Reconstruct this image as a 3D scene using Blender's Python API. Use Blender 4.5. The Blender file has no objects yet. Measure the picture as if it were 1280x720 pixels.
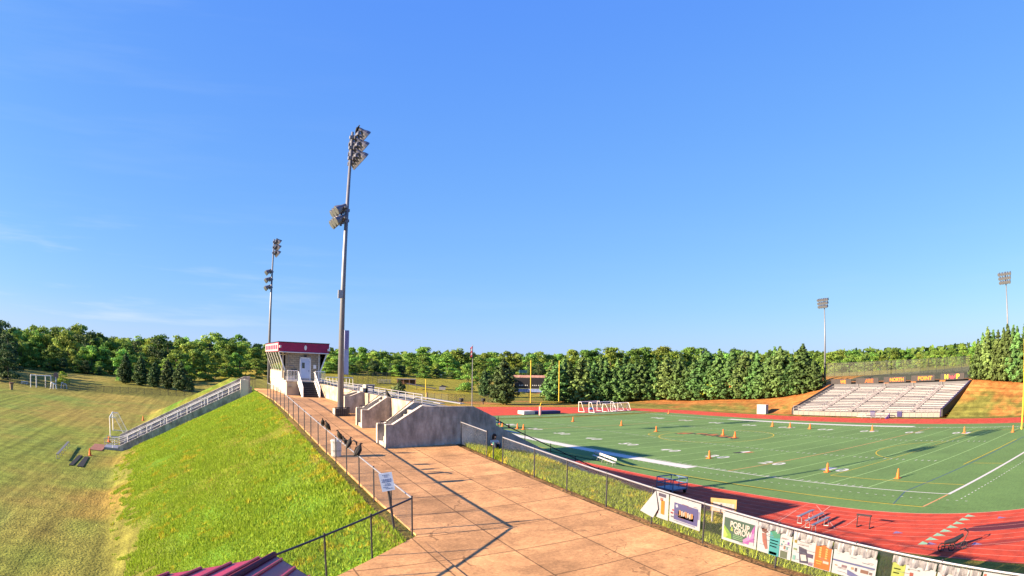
import bpy, math, random
import numpy as np
from mathutils import Vector, Matrix

rng = random.Random(7)
nr = np.random.default_rng(7)
scene = bpy.context.scene
col = scene.collection
R = math.radians

# ------------------------------------------------------------------ camera (a wide webcam lens, so a polynomial fisheye)
CAM = np.array([-50.1435, -23.6000, 10.9268])
CR = np.array([0.894855, -0.446183, 0.012459])
CU = np.array([-0.060818, -0.094228, 0.993691])
CF = np.array([0.442194, 0.889967, 0.111456])
LK = (0.04053318699, 8.254825609e-05, -6.676991883e-06, 6.488165882e-07)
cd = bpy.data.cameras.new('camera')
cam = bpy.data.objects.new('camera', cd)
col.objects.link(cam)
cd.type = 'PANO'
cd.sensor_fit = 'HORIZONTAL'
cd.sensor_width = 36
cd.sensor_height = 20.25
cd.panorama_type = 'FISHEYE_LENS_POLYNOMIAL'
cd.fisheye_fov = R(170)
cd.fisheye_polynomial_k0 = 0
cd.fisheye_polynomial_k1 = -LK[0]
cd.fisheye_polynomial_k2 = -LK[1]
cd.fisheye_polynomial_k3 = -LK[2]
cd.fisheye_polynomial_k4 = -LK[3]
cd.clip_start = 0.1
cd.clip_end = 8000
mw = Matrix.Identity(4)
for i in range(3):
    mw[i][0], mw[i][1], mw[i][2], mw[i][3] = CR[i], CU[i], -CF[i], CAM[i]
cam.matrix_world = mw
scene.camera = cam


def ray(px, py):
    dx, dy = px - 640, 360 - py
    r = math.hypot(dx, dy) + 1e-9
    m = r * 36 / 1280
    t = LK[0]*m + LK[1]*m*m + LK[2]*m**3 + LK[3]*m**4
    return dx/r*math.sin(t)*CR + dy/r*math.sin(t)*CU + math.cos(t)*CF


def at_z(px, py, z=0.0):
    d = ray(px, py)
    return CAM + (z - CAM[2]) / d[2] * d


def at_x(px, py, X):
    d = ray(px, py)
    return CAM + (X - CAM[0]) / d[0] * d


def at_y(px, py, Y):
    d = ray(px, py)
    return CAM + (Y - CAM[1]) / d[1] * d


def at_d(px, py, D):
    d = ray(px, py)
    return CAM + D / math.hypot(d[0], d[1]) * d


# ------------------------------------------------------------------ materials
def mat(name, c, rough=0.75, var=0.18, scale=2.0, bump=0.0, bscale=20.0, metal=0.0, spec=0.3, c2=None, emit=None):
    m = bpy.data.materials.new(name)
    m.use_nodes = True
    nt = m.node_tree
    b = nt.nodes['Principled BSDF']
    b.inputs['Roughness'].default_value = rough
    b.inputs['Metallic'].default_value = metal
    b.inputs['Specular IOR Level'].default_value = spec
    if var > 0:
        g = nt.nodes.new('ShaderNodeTexCoord')
        n = nt.nodes.new('ShaderNodeTexNoise')
        n.inputs['Scale'].default_value = scale
        n.inputs['Detail'].default_value = 6
        n.inputs['Roughness'].default_value = 0.65
        nt.links.new(g.outputs['Object'], n.inputs['Vector'])
        r = nt.nodes.new('ShaderNodeValToRGB')
        r.color_ramp.elements[0].position = 0.3
        r.color_ramp.elements[1].position = 0.7
        lo = [max(0, v * (1 - var)) for v in c]
        hi = [v * (1 + var) for v in (c2 or c)]
        r.color_ramp.elements[0].color = (*lo, 1)
        r.color_ramp.elements[1].color = (*hi, 1)
        nt.links.new(n.outputs['Fac'], r.inputs['Fac'])
        nt.links.new(r.outputs['Color'], b.inputs['Base Color'])
        if bump > 0:
            n2 = nt.nodes.new('ShaderNodeTexNoise')
            n2.inputs['Scale'].default_value = bscale
            n2.inputs['Detail'].default_value = 5
            nt.links.new(g.outputs['Object'], n2.inputs['Vector'])
            bp = nt.nodes.new('ShaderNodeBump')
            bp.inputs['Strength'].default_value = bump
            bp.inputs['Distance'].default_value = 0.05
            nt.links.new(n2.outputs['Fac'], bp.inputs['Height'])
            nt.links.new(bp.outputs['Normal'], b.inputs['Normal'])
    else:
        b.inputs['Base Color'].default_value = (*c, 1)
    return m


def nodes_of(m):
    return m.node_tree, m.node_tree.nodes['Principled BSDF']


def vcol_mat(name, bump=0.4, bscale=6.0, amt=0.5, nscale=0.9, rough=0.95, fine=14.0):
    """surface whose base colour comes from the 'tint' colour attribute, broken up by noise"""
    m = bpy.data.materials.new(name)
    m.use_nodes = True
    nt, b = nodes_of(m)
    b.inputs['Roughness'].default_value = rough
    b.inputs['Specular IOR Level'].default_value = 0.1
    a = nt.nodes.new('ShaderNodeVertexColor')
    a.layer_name = 'tint'
    g = nt.nodes.new('ShaderNodeNewGeometry')
    facs = []
    for s, d in ((nscale, 8), (fine, 4)):
        n = nt.nodes.new('ShaderNodeTexNoise')
        n.inputs['Scale'].default_value = s
        n.inputs['Detail'].default_value = d
        n.inputs['Roughness'].default_value = 0.7
        nt.links.new(g.outputs['Position'], n.inputs['Vector'])
        mr = nt.nodes.new('ShaderNodeMapRange')
        mr.inputs['From Min'].default_value = 0.3
        mr.inputs['From Max'].default_value = 0.7
        mr.inputs['To Min'].default_value = 1 - amt
        mr.inputs['To Max'].default_value = 1 + amt
        nt.links.new(n.outputs['Fac'], mr.inputs['Value'])
        facs.append(mr)
    mp = nt.nodes.new('ShaderNodeMapping')        # faint mowing streaks
    mp.inputs['Rotation'].default_value = (0, 0, R(-24))
    mp.inputs['Scale'].default_value = (0.9, 0.03, 0.03)
    nt.links.new(g.outputs['Position'], mp.inputs[0])
    ns = nt.nodes.new('ShaderNodeTexNoise'); ns.inputs['Scale'].default_value = 1.0; ns.inputs['Detail'].default_value = 5; ns.inputs['Roughness'].default_value = .7
    nt.links.new(mp.outputs[0], ns.inputs['Vector'])
    ms = nt.nodes.new('ShaderNodeMapRange')
    ms.inputs['From Min'].default_value = .35; ms.inputs['From Max'].default_value = .65
    ms.inputs['To Min'].default_value = .70; ms.inputs['To Max'].default_value = 1.32
    nt.links.new(ns.outputs['Fac'], ms.inputs['Value'])
    m0 = nt.nodes.new('ShaderNodeMath'); m0.operation = 'MULTIPLY'
    nt.links.new(facs[0].outputs[0], m0.inputs[0]); nt.links.new(ms.outputs[0], m0.inputs[1])
    mul = nt.nodes.new('ShaderNodeMath')
    mul.operation = 'MULTIPLY'
    nt.links.new(m0.outputs[0], mul.inputs[0])
    nt.links.new(facs[1].outputs[0], mul.inputs[1])
    mx = nt.nodes.new('ShaderNodeVectorMath')
    mx.operation = 'SCALE'
    nt.links.new(a.outputs['Color'], mx.inputs[0])
    nt.links.new(mul.outputs[0], mx.inputs['Scale'])
    nt.links.new(mx.outputs[0], b.inputs['Base Color'])
    n = nt.nodes.new('ShaderNodeTexNoise')
    n.inputs['Scale'].default_value = bscale
    n.inputs['Detail'].default_value = 6
    nt.links.new(g.outputs['Position'], n.inputs['Vector'])
    bp = nt.nodes.new('ShaderNodeBump')
    bp.inputs['Strength'].default_value = bump
    bp.inputs['Distance'].default_value = 0.25
    nt.links.new(n.outputs['Fac'], bp.inputs['Height'])
    nt.links.new(bp.outputs['Normal'], b.inputs['Normal'])
    return m


def mesh_mat(name, c, cover=0.25):
    """woven wire: opaque strands, open cells"""
    m = bpy.data.materials.new(name)
    m.use_nodes = True
    nt, b = nodes_of(m)
    b.inputs['Base Color'].default_value = (*c, 1)
    b.inputs['Roughness'].default_value = 0.5
    uv = nt.nodes.new('ShaderNodeUVMap')
    sp = nt.nodes.new('ShaderNodeSeparateXYZ')
    nt.links.new(uv.outputs[0], sp.inputs[0])
    outs = []
    for op in ('ADD', 'SUBTRACT'):
        a = nt.nodes.new('ShaderNodeMath'); a.operation = op
        nt.links.new(sp.outputs[0], a.inputs[0]); nt.links.new(sp.outputs[1], a.inputs[1])
        d = nt.nodes.new('ShaderNodeMath'); d.operation = 'MULTIPLY'; d.inputs[1].default_value = 1/0.075
        nt.links.new(a.outputs[0], d.inputs[0])
        f = nt.nodes.new('ShaderNodeMath'); f.operation = 'FRACT'
        nt.links.new(d.outputs[0], f.inputs[0])
        l = nt.nodes.new('ShaderNodeMath'); l.operation = 'LESS_THAN'; l.inputs[1].default_value = cover/2
        nt.links.new(f.outputs[0], l.inputs[0])
        outs.append(l)
    mxm = nt.nodes.new('ShaderNodeMath'); mxm.operation = 'MAXIMUM'
    nt.links.new(outs[0].outputs[0], mxm.inputs[0]); nt.links.new(outs[1].outputs[0], mxm.inputs[1])
    tr = nt.nodes.new('ShaderNodeBsdfTransparent')
    mix = nt.nodes.new('ShaderNodeMixShader')
    nt.links.new(mxm.outputs[0], mix.inputs[0])
    nt.links.new(tr.outputs[0], mix.inputs[1])
    nt.links.new(b.outputs[0], mix.inputs[2])
    nt.links.new(mix.outputs[0], nt.nodes['Material Output'].inputs['Surface'])
    return m


# ------------------------------------------------------------------ mesh builder
class MB:
    def __init__(s):
        s.v = []; s.f = []; s.uv = None

    def poly(s, pts):
        i = len(s.v)
        s.v += [tuple(map(float, p)) for p in pts]
        s.f.append(tuple(range(i, i + len(pts))))
        return s

    def box(s, x0, x1, y0, y1, z0, z1):
        i = len(s.v)
        s.v += [(x, y, z) for z in (z0, z1) for x, y in ((x0, y0), (x1, y0), (x1, y1), (x0, y1))]
        for q in ((3, 2, 1, 0), (4, 5, 6, 7), (0, 1, 5, 4), (1, 2, 6, 5), (2, 3, 7, 6), (3, 0, 4, 7)):
            s.f.append(tuple(i + k for k in q))
        return s

    def obox(s, o, ax, ay, az):
        """box from a corner and three edge vectors"""
        o, ax, ay, az = (np.array(t, float) for t in (o, ax, ay, az))
        i = len(s.v)
        for k in (0, 1):
            for a, b in ((0, 0), (1, 0), (1, 1), (0, 1)):
                s.v.append(tuple(o + a*ax + b*ay + k*az))
        for q in ((3, 2, 1, 0), (4, 5, 6, 7), (0, 1, 5, 4), (1, 2, 6, 5), (2, 3, 7, 6), (3, 0, 4, 7)):
            s.f.append(tuple(i + k for k in q))
        return s

    def prism(s, poly, off):
        """extrude a 3D polygon along a vector"""
        n = len(poly); i = len(s.v)
        off = np.array(off, float)
        s.v += [tuple(map(float, p)) for p in poly] + [tuple(np.array(p, float) + off) for p in poly]
        s.f.append(tuple(range(i + n - 1, i - 1, -1)))
        s.f.append(tuple(range(i + n, i + 2*n)))
        for k in range(n):
            s.f.append((i + k, i + (k+1) % n, i + n + (k+1) % n, i + n + k))
        return s

    def loft(s, pts, rad, n=8, cap=True, squash=None):
        """tube through points with radii; squash = (a,b) side/vertical factors"""
        P = [np.array(p, float) for p in pts]
        i0 = len(s.v)
        for k, p in enumerate(P):
            t = P[min(k+1, len(P)-1)] - P[max(k-1, 0)]
            t /= np.linalg.norm(t) + 1e-12
            ref = np.array([0, 0, 1.]) if abs(t[2]) < 0.95 else np.array([0, 1., 0])
            a = np.cross(t, ref); a /= np.linalg.norm(a)
            b = np.cross(a, t)
            sa, sb = squash or (1, 1)
            for j in range(n):
                an = 2*math.pi*j/n
                s.v.append(tuple(p + rad[k]*(sa*math.cos(an)*a + sb*math.sin(an)*b)))
        for k in range(len(P)-1):
            for j in range(n):
                s.f.append((i0+k*n+j, i0+k*n+(j+1) % n, i0+(k+1)*n+(j+1) % n, i0+(k+1)*n+j))
        if cap:
            s.f.append(tuple(i0+j for j in range(n-1, -1, -1)))
            s.f.append(tuple(i0+(len(P)-1)*n+j for j in range(n)))
        return s

    def tube(s, p, q, r, r2=None, n=8):
        return s.loft([p, q], [r, r if r2 is None else r2], n)

    def path(s, pts, r, n=6):
        for a, b in zip(pts[:-1], pts[1:]):
            s.tube(a, b, r, n=n)
        return s

    def ball(s, c, r, nu=10, nv=7):
        rx, ry, rz = (r, r, r) if not hasattr(r, '__len__') else r
        i0 = len(s.v)
        s.v.append((c[0], c[1], c[2]-rz))
        for v in range(1, nv):
            ph = -math.pi/2 + math.pi*v/nv
            for u in range(nu):
                th = 2*math.pi*u/nu
                s.v.append((c[0]+rx*math.cos(ph)*math.cos(th), c[1]+ry*math.cos(ph)*math.sin(th), c[2]+rz*math.sin(ph)))
        s.v.append((c[0], c[1], c[2]+rz))
        for u in range(nu):
            s.f.append((i0, i0+1+(u+1) % nu, i0+1+u))
            for v in range(nv-2):
                a = i0+1+v*nu
                s.f.append((a+u, a+(u+1) % nu, a+nu+(u+1) % nu, a+nu+u))
            a = i0+1+(nv-2)*nu
            s.f.append((a+u, a+(u+1) % nu, len(s.v)-1))
        return s

    def lathe(s, c, prof, n=12):
        """profile of (radius, z) round a vertical axis at c"""
        i0 = len(s.v)
        for r, z in prof:
            for j in range(n):
                a = 2*math.pi*j/n
                s.v.append((c[0]+r*math.cos(a), c[1]+r*math.sin(a), c[2]+z))
        for k in range(len(prof)-1):
            for j in range(n):
                s.f.append((i0+k*n+j, i0+k*n+(j+1) % n, i0+(k+1)*n+(j+1) % n, i0+(k+1)*n+j))
        s.f.append(tuple(i0+j for j in range(n-1, -1, -1)))
        s.f.append(tuple(i0+(len(prof)-1)*n+j for j in range(n)))
        return s

    def strip(s, x0, y0, x1, y1, w, z):
        """flat painted line of width w"""
        d = np.array([x1-x0, y1-y0], float); d /= np.linalg.norm(d)
        nx, ny = -d[1]*w/2, d[0]*w/2
        return s.poly([(x0-nx, y0-ny, z), (x1-nx, y1-ny, z), (x1+nx, y1+ny, z), (x0+nx, y0+ny, z)])

    def ring(s, inner, outer, z):
        n = len(inner)
        for k in range(n):
            a, b = inner[k], inner[(k+1) % n]; c, d = outer[(k+1) % n], outer[k]
            s.poly([(*a, z), (*b, z), (*c, z), (*d, z)])
        return s

    def xform(s, M, start=0):
        for k in range(start, len(s.v)):
            s.v[k] = tuple(M @ Vector(s.v[k]))
        return s

    def build(s, name, m, parent=None, smooth=False, local=False, uv=None):
        v = s.v
        if parent is not None and not local:
            L = world_loc(parent)
            v = [(a-L[0], b-L[1], c-L[2]) for a, b, c in v]
        me = bpy.data.meshes.new(name)
        me.from_pydata(v, [], s.f)
        if smooth:
            me.polygons.foreach_set('use_smooth', [True]*len(me.polygons))
        if uv is not None:
            lay = me.uv_layers.new(name='UVMap')
            lay.data.foreach_set('uv', [t for q in uv for t in q])
        for mm in (m if isinstance(m, (list, tuple)) else [m]):
            me.materials.append(mm)
        me.update()
        o = bpy.data.objects.new(name, me)
        col.objects.link(o)
        if parent is not None:
            o.parent = parent
        return o


def world_loc(o):
    p = Vector((0, 0, 0))
    while o is not None:
        p += o.location
        o = o.parent
    return p


def tag(o, label=None, cat=None, group=None, kind=None):
    if label: o['label'] = label
    if cat: o['category'] = cat
    if group: o['group'] = group
    if kind: o['kind'] = kind
    return o


def thing(name, label, cat, loc=(0, 0, 0), group=None, rotz=0.0):
    o = bpy.data.objects.new(name, None)
    o.empty_display_size = 0.2
    col.objects.link(o)
    o.location = tuple(map(float, loc))
    o.rotation_euler = (0, 0, rotz)
    return tag(o, label, cat, group)


def dup(o, loc=None, rotz=None, label=None, group=None, scale=None, parent=None):
    c = o.copy()
    col.objects.link(c)
    if parent is not None: c.parent = parent
    if loc is not None: c.location = tuple(map(float, loc))
    if rotz is not None: c.rotation_euler = (0, 0, rotz)
    if scale is not None: c.scale = scale
    if label: c['label'] = label
    if group: c['group'] = group
    for ch in list(o.children):
        dup(ch, parent=c)
    return c


def struct(o):
    o['kind'] = 'structure'
    return o


def letters(mb, body, origin, right, up, h, w=None, bold=0.0):
    """flat lettering centred on origin, cap height about h, total width w"""
    cu = bpy.data.curves.new('lettering', 'FONT')
    cu.body = body
    cu.size = 1.0
    cu.offset = bold
    ob = bpy.data.objects.new('lettering', cu)
    col.objects.link(ob)
    dg = bpy.context.evaluated_depsgraph_get()
    me = bpy.data.meshes.new_from_object(ob.evaluated_get(dg))
    V = np.array([v.co[:2] for v in me.vertices])
    F = [tuple(p.vertices) for p in me.polygons]
    bpy.data.objects.remove(ob)
    bpy.data.meshes.remove(me)
    if len(V) == 0: return mb
    lo, hi = V.min(0), V.max(0)
    c = (lo+hi)/2
    sy = h/(hi[1]-lo[1])
    sx = sy if w is None else w/(hi[0]-lo[0])
    origin, right, up = (np.array(t, float) for t in (origin, right, up))
    i = len(mb.v)
    mb.v += [tuple(origin + (q[0]-c[0])*sx*right + (q[1]-c[1])*sy*up) for q in V]
    mb.f += [tuple(i+k for k in f) for f in F]
    return mb


# ------------------------------------------------------------------ terrain
def sst(a, b, x):
    t = np.clip((np.asarray(x, float)-a)/(b-a), 0, 1)
    return t*t*(3-2*t)


def smin(a, b, k=0.4):
    h = np.clip(0.5+0.5*(b-a)/k, 0, 1)
    return b*(1-h)+a*h-k*h*(1-h)


def walk_z(x, y):
    return smin(7.3+0.06*np.maximum(np.asarray(y, float), -26)+0.05*np.asarray(x, float), 7.33, 0.5)


EB_Y = np.array([-400, 0, 20, 34, 73, 77, 90, 100, 112, 126, 150, 176, 230])
EB_Z = np.array([4.5, 4.6, 5.0, 6.2, 6.4, 4.7, 2.8, 2.1, 1.8, 1.0, 1.0, 0.6, 0.8])


def ground_z(x, y):
    x = np.asarray(x, float); y = np.asarray(y, float)
    z = np.zeros(np.broadcast(x, y).shape)
    xc = np.clip(x, -43.4, -34.9)
    P = walk_z(xc, y)
    fy = 1-sst(99, 118, y)
    left = P - np.maximum(0, -43.4-x)/2.08
    left = np.where(left > 0, np.sqrt(left**2+0.02), 0)*1.0
    crest = P - 0.10*np.clip(-34.9-x, -99, 0)*0
    sh = P - 0.17*np.clip(x+34.9, 0, 4)
    drop = sh*(1-np.clip((x+30.9)/12.6, 0, 1))
    hill = np.where(x < -43.4, left, np.where(x < -34.9, P, drop))
    z = np.where(x < -18.3, hill*fy, z)
    E = np.interp(y, EB_Y, EB_Z)
    emb = E*np.clip((x-66)/13.5, 0, 1)
    plateau = sst(86, 112, x)*(7.0-E)*(1-sst(135, 170, y))
    z = z + np.where(x > 66, emb+plateau, 0)
    under = ((x > 65) & (x < 82) & (y > 33.6) & (y < 73.6))
    z = z - np.where(under, 2.2, 0)
    north = 6.0*sst(168, 290, y)*sst(-85, -20, x)*(1-0.0*x)
    z = z + north*np.where(x > 66, 0.8, 1)
    z = z + 0.5*sst(128, 150, y)*(1-sst(-70, -30, x))*np.sin(x*0.05)*0.6
    return z


def gz(x, y):
    return float(ground_z(x, y))


def hashn(x, y, s, seed=0):
    """smooth value noise"""
    x = np.asarray(x, float)/s+seed*17.3; y = np.asarray(y, float)/s+seed*9.1
    xi, yi = np.floor(x), np.floor(y)
    fx, fy = x-xi, y-yi
    fx = fx*fx*(3-2*fx); fy = fy*fy*(3-2*fy)
    def hv(a, b):
        return np.modf(np.abs(np.sin(a*127.1+b*311.7)*43758.5453))[0]
    return (hv(xi, yi)*(1-fx)+hv(xi+1, yi)*fx)*(1-fy)+(hv(xi, yi+1)*(1-fx)+hv(xi+1, yi+1)*fx)*fy


def lerp(a, b, t):
    t = np.asarray(t)[..., None]
    return a*(1-t)+b*t


def ground_tint(x, y):
    n1 = hashn(x, y, 9, 1)*0.6+hashn(x, y, 3.5, 2)*0.4
    n2 = hashn(x, y, 24, 3)*0.5+hashn(x, y, 7, 4)*0.3+hashn(x, y, 2.6, 14)*0.2
    c = np.zeros((*np.shape(x), 3))
    general = np.array([0.150, 0.150, 0.030])
    c[:] = general
    c = lerp(c, np.array([0.24, 0.20, 0.045]), sst(0.45, 0.8, n2))
    # practice field: olive with burnt patches
    pf = np.array([0.140, 0.178, 0.030])+0*c
    pf = lerp(pf, np.array([0.27, 0.175, 0.052]), sst(0.38, 0.8, n2)*0.55)
    pf = lerp(pf, np.array([0.115, 0.175, 0.036]), sst(0.55, 0.8, n1)*0.6)
    inpf = (1-sst(-60, -56, x))*(1-sst(118, 128, y+0.18*(x+60)))
    c = lerp(c, pf, inpf)
    # foot of the bank: dry orange
    hz = ground_z(x, y)
    foot = np.exp(-((x+58.5+(7.8-walk_z(-43, y))*0)/3.2)**2)*(y < 60)
    bank = np.array([0.080, 0.165, 0.014])+0*c
    bank = lerp(bank, np.array([0.14, 0.15, 0.02]), sst(0.45, 0.75, n1))
    onb = sst(0.6, 2.2, hz)*(x < -42)*(y < 118)
    c = lerp(c, bank, onb)
    c = lerp(c, np.array([0.30, 0.15, 0.04])+0*c, np.clip(foot*sst(0.3, 0.7, n1), 0, 1)*0.45)
    # bare soil beside the paved walk
    soil = np.exp(-((x+43.3)/0.45)**2)
    c = lerp(c, np.array([0.20, 0.105, 0.045])+0*c, np.clip(soil, 0, 1)*(y < 44))
    shl = ((x > -35.4) & (x < -18)).astype(float)
    sc = lerp(np.array([0.095, 0.125, 0.02])+0*c, np.array([0.30, 0.20, 0.03]), sst(0.40, 0.65, n1)*sst(-33.6, -31.5, x))
    c = lerp(c, sc, shl)
    c = lerp(c, np.array([0.16, 0.085, 0.04])+0*c, np.exp(-((x+35.0)/0.35)**2))
    # dry embankment beyond the far straight, greener at its foot
    em = sst(64.5, 66.5, x)*(1-sst(95, 130, x))*(y < 210)
    ec = lerp(np.array([0.33, 0.135, 0.040])+0*c, np.array([0.13, 0.13, 0.03]), (1-sst(69, 77, x+9*(n1-0.5)+5*(hashn(x, y, 1.3, 31)-.5)))*sst(0.3, 0.65, n2+0.25*(y < 34)+.35*(hashn(x, y, 1.1, 32)-.5)))
    ec = ec*(.72+.56*hashn(x, y, .9, 33))[..., None]
    c = lerp(c, ec, em)
    ys = sst(137, 143, y)*(1-sst(152, 160, y))*(x > -20)
    c = lerp(c, np.array([0.34, 0.21, 0.045])+0*c, ys*0.8)
    dirt = sst(152, 158, y)*(1-sst(164, 176, y))*(x > 15)*sst(0.4, 0.6, n1)
    c = lerp(c, np.array([0.33, 0.15, 0.05])+0*c, dirt)
    # ball fields on the rise to the north
    nb = sst(172, 195, y)*(x > -40)*(x < 70)
    c = lerp(c, lerp(np.array([0.20, 0.19, 0.025])+0*c, np.array([0.30, 0.23, 0.035]), sst(0.4, 0.7, n2)), nb)
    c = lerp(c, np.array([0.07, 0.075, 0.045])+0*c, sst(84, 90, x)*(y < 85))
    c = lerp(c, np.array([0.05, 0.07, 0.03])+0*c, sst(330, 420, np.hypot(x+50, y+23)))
    return c


def axis(segs):
    out = []
    for a, b, st in segs:
        out += list(np.arange(a, b, st))
    return np.array(out + [segs[-1][1]])


GX = axis([(-3000, -600, 300), (-600, -200, 40), (-200, -110, 5), (-110, -68, 1.5), (-68, -28, 0.5), (-28, 62, 3), (62, 84, 0.75), (84, 130, 3), (130, 400, 15), (400, 3000, 260)])
GY = axis([(-600, -60, 60), (-60, -26, 4), (-26, 62, 0.75), (62, 215, 1.5), (215, 330, 4), (330, 600, 15), (600, 4000, 340)])
xx, yy = np.meshgrid(GX, GY)
zz = ground_z(xx, yy)-0.03
zz = zz + np.where((zz > 0.3) | (np.abs(xx) > 64), (hashn(xx, yy, 2.2, 5)-0.5)*0.10, 0)
onwalk = (xx > -42.9) & (xx < -35.2) & (yy < 60)
zz = zz - np.where(onwalk, 0.12, 0)
inner_ov = (xx > -18.2) & (xx < 65)
zz = np.where(inner_ov & (yy < 152) & (yy > -60), -0.05, zz)
ny, nx = xx.shape
verts = np.stack([xx, yy, zz], -1).reshape(-1, 3)
idx = np.arange(nx*ny).reshape(ny, nx)
faces = np.stack([idx[:-1, :-1], idx[:-1, 1:], idx[1:, 1:], idx[1:, :-1]], -1).reshape(-1, 4)
me = bpy.data.meshes.new('ground')
me.from_pydata(verts.tolist(), [], faces.tolist())
ca = me.color_attributes.new('tint', 'FLOAT_COLOR', 'POINT')
tc = ground_tint(xx, yy).reshape(-1, 3)
ca.data.foreach_set('color', np.concatenate([tc, np.ones((len(tc), 1))], 1).ravel())
me.polygons.foreach_set('use_smooth', [True]*len(me.polygons))
me.materials.append(vcol_mat('turf ground', bump=0.5, bscale=5.0, amt=0.42, nscale=0.7, fine=9.0))
ground = struct(bpy.data.objects.new('ground', me))
col.objects.link(ground)

# ------------------------------------------------------------------ running track and playing field
TCX, TRI, TY0, TY1, LW = 23.1, 30.9, 5.5, 104.2, 1.075


def oval(off, n=48):
    r = TRI+off
    pts = []
    for k in range(n+1):
        a = math.pi+math.pi*k/n
        pts.append((TCX+r*math.cos(a), TY0+r*math.sin(a)))
    for k in range(n+1):
        a = math.pi*k/n
        pts.append((TCX+r*math.cos(a), TY1+r*math.sin(a)))
    return pts


track_m = mat('track rubber', (0.46, 0.050, 0.020), rough=0.85, var=0.34, scale=0.8, bump=0.15, bscale=60)
nt, b = nodes_of(track_m)
# irregular darker patches on the bend nearest the camera
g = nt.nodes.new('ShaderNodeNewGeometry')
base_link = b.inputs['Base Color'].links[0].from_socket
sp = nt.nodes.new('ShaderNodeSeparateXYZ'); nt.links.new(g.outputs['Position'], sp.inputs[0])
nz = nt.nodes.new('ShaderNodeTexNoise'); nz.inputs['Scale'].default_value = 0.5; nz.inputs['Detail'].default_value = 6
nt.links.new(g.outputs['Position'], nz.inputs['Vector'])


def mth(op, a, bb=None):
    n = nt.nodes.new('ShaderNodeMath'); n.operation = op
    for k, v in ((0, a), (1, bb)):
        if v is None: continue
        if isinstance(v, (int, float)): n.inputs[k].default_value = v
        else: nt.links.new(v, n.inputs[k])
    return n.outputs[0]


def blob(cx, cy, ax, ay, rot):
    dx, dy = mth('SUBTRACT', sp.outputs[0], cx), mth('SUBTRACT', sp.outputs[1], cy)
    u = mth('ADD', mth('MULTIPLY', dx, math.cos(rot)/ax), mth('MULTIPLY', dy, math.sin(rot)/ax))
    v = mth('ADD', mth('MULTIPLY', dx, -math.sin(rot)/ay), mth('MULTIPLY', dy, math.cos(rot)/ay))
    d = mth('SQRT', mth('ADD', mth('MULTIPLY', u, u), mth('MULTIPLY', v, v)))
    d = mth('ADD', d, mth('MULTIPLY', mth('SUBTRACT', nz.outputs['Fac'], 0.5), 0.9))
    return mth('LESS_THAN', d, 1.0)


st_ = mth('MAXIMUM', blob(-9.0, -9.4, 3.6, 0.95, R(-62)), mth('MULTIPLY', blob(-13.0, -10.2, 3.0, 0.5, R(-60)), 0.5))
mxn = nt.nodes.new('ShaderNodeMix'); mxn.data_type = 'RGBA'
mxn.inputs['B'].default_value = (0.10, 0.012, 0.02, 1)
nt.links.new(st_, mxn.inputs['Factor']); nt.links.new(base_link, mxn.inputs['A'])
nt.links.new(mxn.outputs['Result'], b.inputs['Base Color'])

white_m = mat('white field paint', (0.52, 0.52, 0.50), var=0.12, scale=6, rough=0.9)
lane_m = mat('lane paint', (0.54, 0.25, 0.19), var=0.15, scale=3, rough=0.9)
pgreen_m = mat('pale green paint', (0.28, 0.46, 0.17), var=0.25, scale=4, rough=0.9)
yellow_m = mat('yellow field paint', (0.48, 0.36, 0.03), var=0.15, scale=4, rough=0.9)
orange_m = mat('orange field paint', (0.52, 0.27, 0.12), var=0.15, scale=4, rough=0.9)
blue_m = mat('blue field paint', (0.03, 0.07, 0.16), var=0.15, scale=4, rough=0.9)

Y9 = 0.9144
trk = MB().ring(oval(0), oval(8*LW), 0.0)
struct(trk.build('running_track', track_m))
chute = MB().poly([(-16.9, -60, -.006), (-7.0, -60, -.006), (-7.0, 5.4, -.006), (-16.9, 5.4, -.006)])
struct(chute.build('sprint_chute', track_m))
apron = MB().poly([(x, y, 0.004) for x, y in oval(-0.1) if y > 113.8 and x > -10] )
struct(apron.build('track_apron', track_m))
lanes = MB()
for k in range(0, 9):
    lanes.ring(oval(k*LW-(0.07 if k == 0 else 0.025)), oval(k*LW+(0.05 if k == 0 else 0.025)), 0.006)
# stagger and exchange marks, broken into short strokes across the lanes
for k in range(8):
    for yy0 in (-1.2+k*0.25, 9.5-k*0.3):
        x0 = TCX-TRI-(k+0.15)*LW if yy0 > 5.5 else None
        if x0: lanes.strip(x0, yy0, x0-0.7*LW, yy0, 0.06, 0.010)
for k in range(3, 9):
    xk = TCX-TRI-k*LW
    yk = TY0-math.sqrt(max(0.0, (TRI+8*LW)**2-(xk-TCX)**2))-.3 if k < 8 else 5.4
    lanes.strip(xk, -55, xk, yk, 0.05, 0.001)
lanes.strip(-7.9, 7.4, -16.3, 4.2, 0.09, 0.010)
lanes.strip(-8.2, 8.6, -13.6, 2.6, 0.08, 0.010)
lanes.strip(-9.0, 3.4, -12.5, 2.4, 0.07, 0.010)
lanes.strip(-12.5, 2.4, -15.0, 2.6, 0.07, 0.010)
lanes.strip(-10.0, 9.0, -14.2, 7.4, 0.08, 0.010)
struct(lanes.build('lane_lines', lane_m))

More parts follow.
